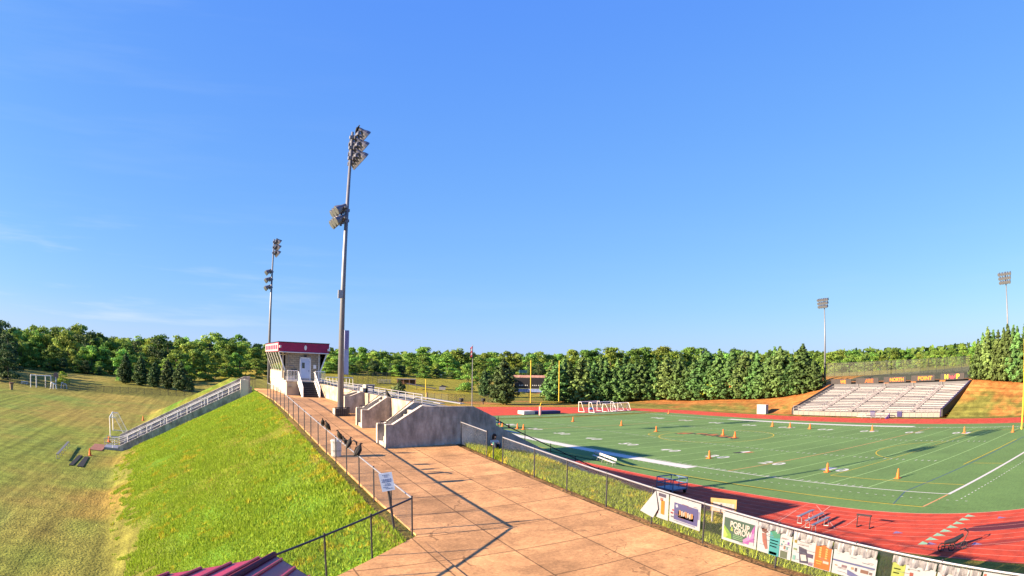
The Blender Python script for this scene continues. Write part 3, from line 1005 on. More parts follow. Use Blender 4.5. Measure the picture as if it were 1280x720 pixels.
# ------------------------------------------------------------------ stairway down the grass bank
ss = thing('bank_stairway', 'white-railed concrete stairway descending the green bank to the practice field', 'stairway', (-61, 53, 0))
def prof(x): return float(np.interp(x, [-61.2, -59.3, -44.2, -43.0], [0.0, 0.25, 7.6, 7.6]))
nst = 44
stm = MB()
for k in range(nst):
    xa = -59.3+k*(15.1/nst); xb = -59.3+(k+1)*(15.1/nst)
    stm.box(xa, xb, 52.3, 54.4, prof(xa)-.6, prof(xb))
stm.build('stair_flight', alu, ss)
for y0, mm, hh in ((51.9, wall_m, 0.10), (54.42, wall_m, 1.15)):
    MB().prism([(-59.5, y0, -.3), (-43.6, y0, 6.2), (-43.6, y0, 7.75+hh), (-44.3, y0, 7.7+hh), (-59.5, y0, .3+hh)], (0, .35, 0)).build('side_wall', mm, ss)
for y0 in (52.2, 54.3):
    m_ = MB()
    zz_ = lambda x: prof(x)+.95
    m_.path([(x, y0, zz_(x)) for x in np.linspace(-60.6, -44.2, 20)], .035)
    m_.path([(x, y0, zz_(x)-.42) for x in np.linspace(-60.6, -44.2, 20)], .025)
    m_.build('handrail', white_p, ss)
for k in range(11):
    x = -60.2+k*1.6
    for y0 in (52.2, 54.3):
        MB().tube((x, y0, prof(x)-.05), (x, y0, prof(x)+.95), .03, n=6).build('rail_post', white_p, ss)
for k in range(6):
    mid = MB()
    x = -58.4+k*2.45
    mid.path([(x, 53.3, prof(x)), (x, 53.3, prof(x)+.9), (x+1.7, 53.3, prof(x+1.7)+.9), (x+1.7, 53.3, prof(x+1.7))], .035)
    mid.path([(x, 53.3, prof(x)+.45), (x+1.7, 53.3, prof(x+1.7)+.45)], .03)
    mid.build('centre_rail', white_p, ss)
MB().box(-61.3, -59.4, 52.0, 54.6, -.05, .22).build('landing', galv, ss)
MB().path([(-61.2, 52.1, .2), (-61.2, 52.1, 1.2), (-59.5, 52.1, 1.2), (-59.5, 52.1, .2)], .035).path([(-61.2, 52.1, .7), (-59.5, 52.1, .7)], .03).build('landing_rail', galv, ss)
MB().path([(-61.2, 54.5, .2), (-61.2, 54.5, 1.2), (-59.5, 54.5, 1.2), (-59.5, 54.5, .2)], .035).build('landing_rail', galv, ss)
tw = MB().box(-44.9, -44.0, 51.8, 52.3, 6.4, 8.55)
tw.build('top_pier', mat('off white pier', (.5, .46, .40), var=.1), ss)  # pier has one even off-white colour
m_ = MB().path([(-44.6, 54.9, 8.55), (-42.9, 54.9, 8.55)], .03)
for k in range(10): m_.tube((-44.6+.19*k, 54.9, 7.5), (-44.6+.19*k, 54.9, 8.55), .02, n=5)
m_.build('top_railing', dark_steel, ss)
rm = thing('rubber_mat', 'reddish mat at the foot of the bank stairway', 'mat', (-62.2, 53, 0))
MB().box(-63.0, -61.35, 50.5, 55.5, -.02, .03).build('flat_sheet', mat('red brown mat', (.22, .10, .07), var=.2), rm)

# ------------------------------------------------------------------ light poles
pole_m = mat('galvanised pole', (0.17, 0.18, 0.22), rough=0.5, metal=0.35, var=0.12, scale=1.5)
lamp_m = mat('lamp housing', (0.14, 0.14, 0.18), rough=0.4, metal=0.4, var=0.2)
lens_m = mat('lamp glass', (0.11, 0.12, 0.14), rough=0.15, var=0, spec=.6)


def fixture(c, sx, parent, m=lamp_m):
    """a floodlight: bell reflector aimed sideways and down, ballast behind, bracket"""
    t = MB()
    d = np.array([sx*0.80, 0, -0.60])
    a = np.array(c, float)
    t.loft([a-d*.35, a-d*.15, a, a+d*.28, a+d*.52], [.10, .16, .19, .33, .40], n=10)
    t.tube(a-d*.1, (c[0]-sx*.30, c[1], c[2]+.02), .05, n=6)
    t.box(c[0]-sx*.30-.07, c[0]-sx*.30+.07, c[1]-.10, c[1]+.10, c[2]-.32, c[2]-.02)
    o = t.build('lamp', m, parent)
    MB().loft([a+d*.522, a+d*.55], [.37, .34], n=10).build('lens', lens_m, o)


def light_pole(name, label, x, y, zb, zt, head, nlamps, low=None, r0=.25, r1=.10, base='plain', group='stadium light poles'):
    t = thing(name, label, 'light pole', (x, y, zb), group)
    MB().loft([(x, y, zb-.3), (x, y, (zb+zt)/2), (x, y, zt)], [r0, (r0+r1)/2, r1], n=14).build('pole', pole_m, t, smooth=True)
    for q, dz in enumerate((0.45, 1.30, 2.15)):
        z = zt-dz
        w_ = 1.5-0.12*q
        bar = MB().box(x+head*.12, x+head*.26, y-w_-.15, y+w_+.15, z-.07, z+.07)
        bar.box(x-.2, x+.2, y-.16, y+.16, z-.12, z+.12)
        cb_ = bar.build('crossarm', pole_m, t)
        for k in range(nlamps):
            fixture((x+head*.45, y-w_+2*w_*k/(nlamps-1), z+.08), head, cb_)
    if low:
        for q, zl in enumerate(low):
            bar = MB().box(x-.42, x-.16, y-1.15, y+1.15, zl-.06, zl+.06).box(x-.3, x+.2, y-.12, y+.12, zl-.1, zl+.1)
            cb_ = bar.build('crossarm', pole_m, t)
            for k in range(3):
                fixture((x-.55, y-.8+.8*k, zl+.05), -1, cb_)
    return t


lp1 = light_pole('light_pole', 'tallest light pole, standing in the walk beside the stair walls, with two lamp clusters', -39.0, 27.0, 6.9, 28.6, 1, 4, low=(22.3, 21.5))
MB().box(-39.45, -39.1, 26.5, 26.75, 15.6, 16.2).build('ballast_box', galv, lp1)
MB().box(-38.72, -38.36, 27.25, 27.5, 10.0, 13.3).build('equipment_panel', mat('pale blue panel', (.36, .45, .66), var=.1), lp1)
MB().box(-38.70, -38.38, 27.20, 27.248, 11.9, 13.25).build('panel_cover', mat('lilac panel', (.22, .22, .42), var=.1), lp1)
MB().box(-39.5, -38.5, 26.5, 27.5, 6.6, 7.45).build('footing', cap_m, lp1)
gd = MB()
for k in range(9):
    gd.box(-39.56, -38.44, 26.42, 26.47, 6.75+.1*k, 6.80+.1*k); gd.box(-38.46, -38.41, 26.42, 27.55, 6.75+.1*k, 6.80+.1*k)
for k in range(8):
    gd.box(-39.56+.14*k, -39.53+.14*k, 26.40, 26.43, 6.7, 7.6)
gd.build('guard_cage', dark_steel, lp1)
light_pole('light_pole', 'second light pole on the left, rising behind the press box', -38.2, 83.3, 6.8, 29.4, 1, 4, low=(24.3, 23.1, 21.9))
light_pole('light_pole', 'far light pole standing just left of the aluminium bleachers', 90.0, 83.4, 6.0, 27.2, -1, 5, r0=.3)
light_pole('light_pole', 'far light pole rising behind the right-hand pines', 86.0, 26.5, 6.4, 27.4, -1, 5, r0=.3)

# ------------------------------------------------------------------ far bleachers
bm_ = thing('aluminium_bleachers', 'wide aluminium visitor bleachers with five seat sections on the far bank', 'bleachers', (64.6, 53.5, 0))
BX0, BX1, BZ0, BZ1, BY0, BY1 = 65.3, 80.0, 1.05, 5.35, 34.4, 72.9
aw = 1.25
sec = []
sl_ = (BY1-BY0-4*aw)/5
for k in range(5):
    sec.append((BY0+k*(sl_+aw), BY0+k*(sl_+aw)+sl_))
NR = 16
bench_m = mat('bleacher plank', (0.29, 0.285, 0.30), rough=0.5, metal=0.2, var=0.14, scale=1.5)
tread_m = mat('bleacher tread', (0.15, 0.14, 0.16), rough=0.6, var=0.3, scale=1.0)
for s0, s1 in sec:
    for k in range(NR):
        x = BX0+(BX1-BX0)*k/NR; z = BZ0+(BZ1-BZ0)*k/NR
        dx = (BX1-BX0)/NR
        m_ = MB().box(x+.25, x+.25+.30, s0, s1, z+.40, z+.44)
        m_.box(x, x+dx+.02, s0, s1, z-.03, z)
        m_.box(x+dx, x+dx+.02, s0, s1, z+.02, z+.27)
        m_.build('seat_row', bench_m if (k+int(s0)) % 5 else tread_m, bm_)
for k in range(4):
    y0 = sec[k][1]
    m_ = MB()
    for q in range(2*NR):
        x = BX0+(BX1-BX0)*q/(2*NR); z = BZ0+(BZ1-BZ0)*q/(2*NR)
        m_.box(x, x+.42, y0+.02, y0+aw-.02, z-.05, z+.12)
    ai = m_.build('aisle_stair', tread_m, bm_)
    h_ = MB()
    for q in range(5):
        xa = BX0+.6+q*2.9; za = BZ0+(BZ1-BZ0)*(xa-BX0)/(BX1-BX0); xb = xa+2.2; zb = BZ0+(BZ1-BZ0)*(xb-BX0)/(BX1-BX0)
        h_.path([(xa, y0+aw/2, za), (xa, y0+aw/2, za+.95), (xb, y0+aw/2, zb+.95), (xb, y0+aw/2, zb)], .035)
    h_.build('handrail', alu, ai)
purple_m = mat('purple side panel', (0.07, 0.02, 0.22), rough=0.6, var=.15)
side = lambda y, th: [(BX0-.4, y, .2), (BX0-.4, y, BZ0+.5), (BX1+.3, y, BZ1+.75), (BX1+.3, y, BZ1-2.2)]
MB().prism(side(BY0-.12, 0), (0, .1, 0)).build('side_panel', purple_m, bm_)
MB().prism(side(BY0-.62, 0), (0, .48, 0)).build('side_wall', black_m, bm_)
MB().prism(side(BY1+.12, 0), (0, .5, 0)).build('side_wall', black_m, bm_)
MB().prism([(BX0-.4, BY1+.02, .2), (BX0-.4, BY1+.02, BZ0+.3), (BX1+.3, BY1+.02, BZ1+.5), (BX1+.3, BY1+.02, BZ1-2)], (0, .08, 0)).build('side_panel', mat('cream side panel', (.42, .36, .28), var=.1), bm_)
fr_ = MB()
for zq in (.55, 1.05):
    fr_.tube((BX0-.55, BY0, BZ0+zq-.1), (BX0-.55, BY1, BZ0+zq-.1), .03, n=6)
for k in range(27):
    yq = BY0+k*(BY1-BY0)/26
    fr_.tube((BX0-.55, yq, .1), (BX0-.55, yq, BZ0+.95), .035, n=6)
fr_.build('front_rail', alu, bm_)
MB().box(BX0-.5, BX0-.1, BY0, BY1, .1, BZ0-.1).build('front_wall', mat('pale front wall', (.19, .18, .17), var=.12), bm_)
for y0 in (43.6, 50.4):
    MB().box(BX0-.7, BX0-.56, y0, y0+1.2, .2, 1.25).build('front_panel', mat('navy panel', (.03, .025, .10), var=.1), bm_)
MB().box(BX1+.1, BX1+.25, BY0, BY1, BZ1-1.0, BZ1+.62).build('back_panel', mat('grey back panel', (.09, .09, .10), var=.1), bm_)
nsign = mat('black sign board', (0.035, 0.03, 0.032), rough=.7, var=.2)
lo_m = mat('orange lettering', (0.62, 0.17, 0.02), var=.05)
lr_m = mat('red lettering', (0.60, 0.09, 0.02), var=.05)
ly_m = mat('yellow lettering', (0.62, 0.42, 0.03), var=.05)
lm_m = mat('crimson lettering', (0.55, 0.04, 0.06), var=.05)
words = (('WE', lo_m, 'WE'), ('ARE', lr_m, 'ARE'), ('NORTH', lo_m, 'NORTH'), ('POINT', lo_m, 'POINT'))
ends = [(73.9, 67.8), (66.4, 59.7), (58.2, 51.9), (50.4, 43.9), (42.3, 35.9)]
for k, (ya, yb) in enumerate(ends):
    zb_ = 5.88+.11*k; zt_ = zb_+1.15
    nm = words[k][2] if k < 4 else None
    t = thing('sign_board', ('black sign board reading %s along the top of the far bleachers' % nm) if nm else 'black sign board with letters N and P beside a red eagle emblem', 'sign', (80.1, (ya+yb)/2, zb_))
    MB().box(80.2, 80.32, yb, ya, zb_, zt_+.1).build('board', nsign, t)
    if k < 4:
        m_ = letters(MB(), words[k][0], (80.17, (ya+yb)/2-.6, (zb_+zt_)/2+.05), (0, -1, 0), (0, 0, 1), .78, {2: 1.7, 3: 2.4, 5: 3.9}[len(words[k][0])], bold=.04)
        m_.build('lettering', words[k][1], t)
    else:
        m_ = letters(MB(), 'N', (80.17, ya-1.6, (zb_+zt_)/2+.05), (0, -1, 0), (0, 0, 1), .95, .95, bold=.04)
        m_.build('lettering', ly_m, t)
        m_ = letters(MB(), 'P', (80.17, yb+1.7, (zb_+zt_)/2+.05), (0, -1, 0), (0, 0, 1), .95, .9, bold=.04)
        m_.build('lettering', ly_m, t)
        c0 = (ya+yb)/2; z0 = (zb_+zt_)/2
        e_ = MB()
        for s_ in (1, -1):
            e_.prism([(80.17, c0, z0-.45), (80.17, c0+s_*.25, z0-.05), (80.17, c0+s_*1.15, z0+.6), (80.17, c0+s_*1.0, z0+.25), (80.17, c0+s_*.55, z0-.25)][::s_], (-.02, 0, 0))
        e_.prism([(80.16, c0-.3, z0), (80.16, c0, z0+.25), (80.16, c0+.3, z0), (80.16, c0, z0-.5)], (-.02, 0, 0))
        e_.build('emblem', lm_m, t)
# court fence on the plateau behind the bleachers
cf = lambda x, y: 6.9
cp = [tuple(at_d(q, 467, d)[:2]) for q, d in ((1034, 205), (1090, 200), (1150, 192), (1212, 182))]
cp = [(float(a), float(b_)) for a, b_ in cp]
pp = []
for (x0, y0), (x1, y1) in zip(cp[:-1], cp[1:]):
    for k in range(6): pp.append((x0+(x1-x0)*k/6, y0+(y1-y0)*k/6))
fence('court_fence', 'tall dark chain-link court fence on the rise behind the far bleachers', cp, cf, 3.9, pp, link_far, dark_steel, dark_steel, pr=.06, rr=.05)

# ------------------------------------------------------------------ vegetation
def leaf_mat(name, c, var=0.35, transl=0.25):
    m = bpy.data.materials.new(name)
    m.use_nodes = True
    nt, b = nodes_of(m)
    b.inputs['Roughness'].default_value = 0.7
    b.inputs['Specular IOR Level'].default_value = 0.2
    a = nt.nodes.new('ShaderNodeVertexColor'); a.layer_name = 'tint'
    oi = nt.nodes.new('ShaderNodeObjectInfo')
    hs = nt.nodes.new('ShaderNodeHueSaturation')
    mr = nt.nodes.new('ShaderNodeMapRange')
    mr.inputs['To Min'].default_value = 0.475; mr.inputs['To Max'].default_value = 0.532
    nt.links.new(oi.outputs['Random'], mr.inputs['Value'])
    nt.links.new(mr.outputs[0], hs.inputs['Hue'])
    w_ = nt.nodes.new('ShaderNodeTexWhiteNoise'); w_.noise_dimensions = '1D'
    nt.links.new(oi.outputs['Random'], w_.inputs['W'])
    mr2 = nt.nodes.new('ShaderNodeMapRange')
    mr2.inputs['To Min'].default_value = 1-var; mr2.inputs['To Max'].default_value = 1+var
    nt.links.new(w_.outputs['Value'], mr2.inputs['Value'])
    nt.links.new(mr2.outputs[0], hs.inputs['Value'])
    vm = nt.nodes.new('ShaderNodeVectorMath'); vm.operation = 'MULTIPLY'
    vm.inputs[1].default_value = c
    nt.links.new(a.outputs['Color'], vm.inputs[0])
    nt.links.new(vm.outputs[0], hs.inputs['Color'])
    nt.links.new(hs.outputs['Color'], b.inputs['Base Color'])
    t = nt.nodes.new('ShaderNodeBsdfTranslucent')
    nt.links.new(hs.outputs['Color'], t.inputs['Color'])
    mx = nt.nodes.new('ShaderNodeMixShader'); mx.inputs[0].default_value = transl
    nt.links.new(b.outputs[0], mx.inputs[1]); nt.links.new(t.outputs[0], mx.inputs[2])
    nt.links.new(mx.outputs[0], nt.nodes['Material Output'].inputs['Surface'])
    return m


bark_m = mat('bark', (0.10, 0.075, 0.055), rough=.95, var=.3, scale=6)
leaf_broad = leaf_mat('broad leaves', (0.155, 0.255, 0.045), var=.42)
leaf_pine = leaf_mat('pine needles', (0.088, 0.162, 0.048), var=.35, transl=.15)
leaf_lime = leaf_mat('lime leaves', (0.27, 0.34, 0.03), var=.05)
leaf_dark = leaf_mat('dark leaves', (0.055, 0.098, 0.036), var=.25)
leaf_rust = leaf_mat('rusty leaves', (0.30, 0.13, 0.03), var=.1)


def quads_mesh(name, C_, U, V, tint, m):
    """many small leaf faces: centres, half-axes, per-face tint"""
    n = len(C_)
    v = np.empty((n, 4, 3))
    v[:, 0] = C_-U*.5-V*.2; v[:, 1] = C_+U*.15-V*.5; v[:, 2] = C_+U*.5+V*.1; v[:, 3] = C_-U*.1+V*.5
    me = bpy.data.meshes.new(name)
    me.vertices.add(4*n); me.loops.add(4*n); me.polygons.add(n)
    me.vertices.foreach_set('co', v.ravel())
    me.loops.foreach_set('vertex_index', np.arange(4*n))
    me.polygons.foreach_set('loop_start', np.arange(0, 4*n, 4))
    me.polygons.foreach_set('loop_total', np.full(n, 4))
    ca = me.color_attributes.new('tint', 'FLOAT_COLOR', 'POINT')
    cc = np.ones((n, 4, 4)); cc[..., :3] = tint[:, None, :]
    ca.data.foreach_set('color', cc.ravel())
    me.materials.append(m)
    me.update()
    me.validate()
    return me


def unit(v): return v/(np.linalg.norm(v, axis=-1, keepdims=True)+1e-9)


def frames(nrm):
    h = unit(np.cross(nrm, nr.normal(size=nrm.shape)))
    return h, np.cross(nrm, h)


def crown_mesh(name, lobes, n, size, m, flat=0.5):
    """leaf faces over and inside a set of lobes (x,y,z,rx,rz)"""
    L = np.array(lobes)
    wgt = L[:, 3]**2; wgt /= wgt.sum()
    k = nr.choice(len(L), n, p=wgt)
    d = unit(nr.normal(size=(n, 3)))
    d[:, 2] = np.where(d[:, 2] < -0.3, -d[:, 2]*0.6, d[:, 2])
    rad = (nr.uniform(0.35, 1.0, n)**0.45)*(1+0.12*nr.normal(size=n))
    P = L[k, :3]+d*rad[:, None]*np.stack([L[k, 3], L[k, 3], L[k, 4]], 1)
    nrm = unit(d+nr.normal(size=(n, 3))*0.55)
    U, V = frames(nrm)
    s = size*nr.uniform(.6, 1.3, (n, 1))
    tone = nr.uniform(.72, 1.35, len(L))[k]*nr.uniform(.75, 1.25, n)
    hue = nr.uniform(-.12, .16, len(L))[k]
    tint = np.stack([tone*(1+hue), tone, tone*(1-hue)], 1)
    return quads_mesh(name, P, U*s, V*s, tint, m)


def tree_proto(kind, H, W, n, size, lm, seed):
    global nr
    nr = np.random.default_rng(seed)
    r = random.Random(seed)
    t = MB()
    if kind == 'broad':
        lobes = []
        for k in range(30):
            a = r.uniform(0, 2*math.pi); hz = r.uniform(.05, .93)
            env = math.sin(math.pi*min(1, (hz-.02)*0.72+.28))**.7
            rr = W*.5*env*r.uniform(.25, .85)
            lobes.append((rr*math.cos(a), rr*math.sin(a), H*hz, W*r.uniform(.13, .24), H*r.uniform(.07, .13)))
        lobes.append((r.uniform(-.5, .5), r.uniform(-.5, .5), H*.93, W*.15, H*.08))
        crown = crown_mesh('crown', lobes, n, size, lm)
        t.loft([(0, 0, -.4), (.1, 0, H*.25), (-.1, .1, H*.55), (0, 0, H*.85)], [H*.018, H*.014, H*.009, H*.003], 7)
        for k in range(7):
            l = lobes[k]; z = l[2]*.62
            t.loft([(0, 0, z), (l[0]*.6, l[1]*.6, (z+l[2])*.5), l[:3]], [H*.007, H*.005, H*.002], 5)
    else:
        # conifer: needle clumps at branch ends, denser outside, a ragged leader on top
        P = []; NR_ = []; T = []
        nw = 15
        for k in range(nw):
            f = k/(nw-1)
            z = H*(.03+.92*f)
            if kind == 'cedar': prof_ = (1-f)**.66*(0.75+.25*min(1, f*6))
            else: prof_ = (1-f)**.95*(.72+.28*min(1, f*5))
            R0 = W*.5*prof_+.15
            nb = max(3, int(8*(R0/(W*.5))+2.5))
            a0 = r.uniform(0, 6.28)
            for j in range(nb):
                a = a0+2*math.pi*j/nb+r.uniform(-.3, .3)
                Lb = R0*r.uniform(.60, 1.18)
                up = (.22 if kind == 'pine' else .5)
                tone_b = r.uniform(.6, 1.45)
                for q in range(3):
                    rc = Lb*(.35+.30*q)
                    cz = z+rc*up+r.uniform(-.25, .25)
                    cr = (.34+.10*q)*(.6+.6*R0/(W*.5))
                    m_ = int(n/(nw*6*3)*1.15)
                    dd = unit(nr.normal(size=(m_, 3)))
                    pp_ = dd*cr*nr.uniform(.5, 1.1, (m_, 1))*np.array([1, 1, .75])
                    P.append(pp_+np.array([rc*math.cos(a), rc*math.sin(a), min(cz, H*.99)]))
                    NR_.append(dd+np.array([math.cos(a), math.sin(a), .4])*.6)
                    T.append(np.full(m_, tone_b*r.uniform(.85, 1.15)))
        # leader
        m_ = 40
        P.append(np.stack([nr.normal(size=m_)*.10, nr.normal(size=m_)*.10, H*(.93+.10*nr.uniform(0, 1, m_))], 1)); NR_.append(nr.normal(size=(m_, 3))); T.append(np.ones(m_))
        P = np.concatenate(P); D_ = unit(np.concatenate(NR_)+nr.normal(size=P.shape)*.5); T = np.concatenate(T)
        U, V = frames(D_)
        s = size*nr.uniform(.6, 1.3, (len(P), 1))
        tone = T*nr.uniform(.75, 1.25, len(P))
        crown = quads_mesh('crown', P, U*s, V*s, np.stack([tone*1.05, tone, tone*.95], 1), lm)
        t.loft([(0, 0, -.4), (0, 0, H*.5), (0, 0, H*.97)], [H*.016, H*.010, H*.002], 7)
    me_t = bpy.data.meshes.new('trunk'); me_t.from_pydata(t.v, [], t.f); me_t.materials.append(bark_m)
    return H, crown, me_t


def plant_tree(proto, name, label, cat, x, y, h, group, wide=1.0, lm=None, sink=0.0):
    H, crown, trunk = proto
    s = h/H
    z = gz(x, y)-.05-sink
    t = thing(name, label, cat, (x, y, z), group, rotz=rng.uniform(0, 6.28))
    t.scale = (s*wide, s*wide, s)
    for nm, me in (('trunk', trunk), ('crown', crown)):
        o = bpy.data.objects.new(nm, me); col.objects.link(o); o.parent = t
    return t


broad = [tree_proto('broad', 16, 11+k % 3, 3400, .62, leaf_broad, 40+k) for k in range(7)]
broad_d = [tree_proto('broad', 16, 10+k, 2600, .62, leaf_dark, 60+k) for k in range(3)]
pines = [tree_proto('pine', 11, 6.9, 5600, .42, leaf_pine, 80+k) for k in range(6)]
cedars = [tree_proto('cedar', 11, 6.2, 5200, .42, leaf_pine, 90+k) for k in range(3)]
cedars_d = [tree_proto('cedar', 11, 6.2, 5200, .42, leaf_dark, 95+k) for k in range(2)]
limes = [tree_proto('broad', 9, 8, 1500, .5, leaf_lime, 101)]
rusts = [tree_proto('broad', 9, 5, 900, .5, leaf_rust, 103)]

ORD = ['first', 'second', 'third', 'fourth', 'fifth', 'sixth', 'seventh', 'eighth', 'ninth', 'tenth', 'eleventh', 'twelfth', 'thirteenth', 'fourteenth',
       'fifteenth', 'sixteenth', 'seventeenth', 'eighteenth', 'nineteenth', 'twentieth', 'twenty-first', 'twenty-second', 'twenty-third', 'twenty-fourth',
       'twenty-fifth', 'twenty-sixth', 'twenty-seventh', 'twenty-eighth', 'twenty-ninth', 'thirtieth', 'thirty-first', 'thirty-second', 'thirty-third', 'thirty-fourth', 'thirty-fifth', 'thirty-sixth']


def htop(px, py, D, x, y):
    return at_d(px, py, D)[2]-gz(x, y)


skyline = ([-60, 0, 40, 60, 110, 150, 190, 235, 270, 320, 360, 440, 500, 560, 620, 680, 740, 800, 860, 920, 980, 1040, 1100, 1160, 1215, 1290],
           [404, 405, 409, 412, 409, 418, 421, 419, 418, 424, 430, 434, 438, 435, 437, 440, 436, 433, 436, 439, 438, 438, 439, 436, 430, 425])


def sky_y(px): return float(np.interp(px, *skyline))


# left woods, front row then taller rows behind
k = 0
px = -40
while px < 345:
    D = (296 if px < 150 else 262)+rng.uniform(-8, 8)-(18 if 150 < px < 240 else 0)
    p = at_d(px, 470, D)
    h = max(6.5, htop(px, sky_y(px)+rng.uniform(14, 30), D, p[0], p[1]))
    plant_tree(rng.choice(broad), 'broadleaf_tree', '%s tree from the left in the front row of the left-hand woods' % ORD[k], 'tree', p[0], p[1], h, 'front row of the left woods', wide=1.15, sink=.5)
    k += 1
    px += rng.uniform(11, 16)
for row, (D0, off, st) in enumerate(((318, 5, 12), (338, 0, 12))):
    px = -50
    while px < 350:
        D = D0+rng.uniform(-9, 9)
        p = at_d(px, 470, D)
        h = htop(px, sky_y(px)+off+rng.uniform(-3.5, 7), D, p[0], p[1])
        plant_tree(rng.choice(broad if row else broad+broad_d), 'broadleaf_tree', 'green broadleaf tree rising behind the front row of the left-hand woods', 'tree', p[0], p[1], h, 'back rows of the left woods', wide=1.1)
        px += rng.uniform(st*.8, st*1.25)
# dark clump close to the left edge and the darker evergreens before the left woods
for k, (px, D, ty, lab) in enumerate(((-14, 186, 418, 'dark shaded tree cut by the left edge of the photo'), (10, 190, 426, 'dark shaded round tree beside the left edge, behind the brown barrel'))):
    p = at_d(px, 478, D)
    plant_tree(broad_d[k], 'dark_tree', lab, 'tree', p[0], p[1], htop(px, ty, D, p[0], p[1]), 'dark trees at the left edge', sink=.8, wide=1.3)
for k, (x, y, h) in enumerate(((-122, 172, 19), (-131, 186, 21), (-140, 200, 22), (-128, 205, 20), (-143, 180, 20), (-150, 214, 22), (-135, 222, 21), (-118, 190, 17), (-150, 236, 24), (-146, 250, 24), (-154, 262, 24), (-149, 276, 25), (-158, 228, 24), (-166, 204, 24), (-170, 220, 25), (-168, 242, 25), (-172, 258, 25), (-165, 270, 25), (-160, 290, 25), (-176, 285, 25))):  # rear trees, mostly out of view, added to close sunlit gaps on the lawn
    plant_tree(broad_d[k % 3], 'dark_tree', 'added dark tree, mostly out of view past the left edge, shading the lawn before the woods', 'tree', x, y, h*.8, 'added shade trees past the left edge', wide=1.3, sink=.8)
for k, (px, D, ty) in enumerate(((157, 226, 442), (176, 222, 445), (193, 216, 452), (210, 213, 449), (226, 208, 452), (238, 206, 470))):
    p = at_d(px, 482, D)
    plant_tree(cedars_d[k % 2], 'evergreen_tree', '%s dark evergreen from the left in the clump before the left woods' % ORD[k], 'tree', p[0], p[1], htop(px, ty, D, p[0], p[1]), 'dark evergreens before the left woods', wide=1.15)
p = at_d(79, 477, 186)
plant_tree(limes[0], 'lime_bush', 'bright lime green bush behind the white practice frames', 'bush', p[0], p[1], 3.8, None, wide=1.3)
# woods beyond the ball fields
k = 0
px = 405
while px < 700:
    D = 318+rng.uniform(-12, 12)
    p = at_d(px, 470, D)
    h = htop(px, sky_y(px)+rng.uniform(6, 20), D, p[0], p[1])
    plant_tree(rng.choice(broad+broad_d), 'broadleaf_tree', '%s tree from the left along the wood edge beyond the ball field' % ORD[k], 'tree', p[0], p[1], h, 'wood edge beyond the ball field', wide=1.35, sink=.8)
    k += 1
    px += rng.uniform(12, 18)
for D0, off, px0, px1, st in ((350, 1, 400, 1010, 14),):
    px = px0
    while px < px1:
        D = D0+rng.uniform(-12, 12)
        p = at_d(px, 470, D)
        h = htop(px, sky_y(px)+off+rng.uniform(-4, 6), D, p[0], p[1])
        plant_tree(rng.choice(broad), 'broadleaf_tree', 'broadleaf tree in the rear of the woods north of the field', 'tree', p[0], p[1], h, 'rear woods north of the field', wide=1.3)
        px += rng.uniform(st*.8, st*1.25)
for k in range(34):
    px = rng.uniform(28, 150) if k < 12 else rng.uniform(405, 650)
    D = (284 if k < 12 else 304)+rng.uniform(-5, 5)
    p = at_d(px, 470, D)
    plant_tree(broad[(k*3) % 7] if k % 3 else broad_d[k % 3], 'understory_bush', 'low bushy growth filling the foot of the wood edge', 'bush', p[0], p[1], rng.uniform(3.5, 6.5), 'bushes along the wood edges', wide=1.7, sink=.5)
# evergreens near the flagpole and scoreboard
for px, D, ty, lab in ((585, 250, 456, 'loose olive tree just left of the flagpole'), (606, 232, 462, 'small round evergreen right of the flagpole'), (629, 196, 449, 'big dark cone-shaped cedar left of the scoreboard'),
                       (499, 118, 476, 'small dark cone-shaped conifer behind the stair walls'), (528, 300, 455, 'young pale tree at the wood edge beyond the dugout'), (463, 300, 458, 'young pale tree at the wood edge left of the dugout')):
    p = at_d(px, 490, D)
    pr_ = cedars_d[1] if ('cone' in lab or 'evergreen' in lab) else broad[2]
    plant_tree(pr_, 'evergreen_tree' if 'ever' in lab or 'cone' in lab else 'young_tree', lab, 'tree', p[0], p[1], htop(px, ty, D, p[0], p[1]), None, wide=1.25 if 'dark' in lab else 1.0)
# pine row on top of the far embankment, from the bleachers away to the scoreboard
k = 0
ptop = ([690, 740, 780, 820, 860, 900, 930, 945, 960, 980, 995, 1010, 1022], [452, 446, 444, 443, 442, 441, 434, 441, 436, 436, 432, 436, 440])
row = [(1017, 80.5), (1003, 80.6), (989, 81), (975, 81), (961, 81.5), (946, 81.5), (931, 82), (915, 82), (899, 82), (883, 82), (867, 82), (850, 82), (834, 81), (818, 79), (802, 76), (787, 73), (772, 70), (757, 67), (742, 64), (727, 61), (712, 58), (697, 55)]
for px, X in row:
    q = at_x(px, 495, X)
    D = float(np.hypot(q[0]-CAM[0], q[1]-CAM[1]))
    h = htop(px, float(np.interp(px, *ptop))+rng.uniform(-4, 13), D, q[0], q[1])
    plant_tree(pines[k % 6] if k % 3 else cedars[k % 3], 'pine_tree', '%s pine from the far bleachers in the row along the embankment top' % ORD[k], 'tree', q[0], q[1], h, 'pine row on the embankment', wide=rng.uniform(1.1, 1.5))
    k += 1
for px, X in [(a-7, b_+4.5) for q_, (a, b_) in enumerate(row) if q_ % 3 != 1]:
    q = at_x(px, 495, X)
    D = float(np.hypot(q[0]-CAM[0], q[1]-CAM[1]))
    h = htop(px, float(np.interp(px, *ptop))+rng.uniform(-3, 9), D, q[0], q[1])
    plant_tree(pines[k % 6], 'pine_tree', 'pine standing close behind the embankment row, only its top showing', 'tree', q[0], q[1], h, 'second pine row behind the embankment', wide=1.05)
    k += 1
p = at_x(913, 495, 81.2)
plant_tree(rusts[0], 'rusty_tree', 'small rust coloured tree showing between the pines', 'tree', p[0], p[1], 7.4, None)
p = at_x(893, 495, 82.8)
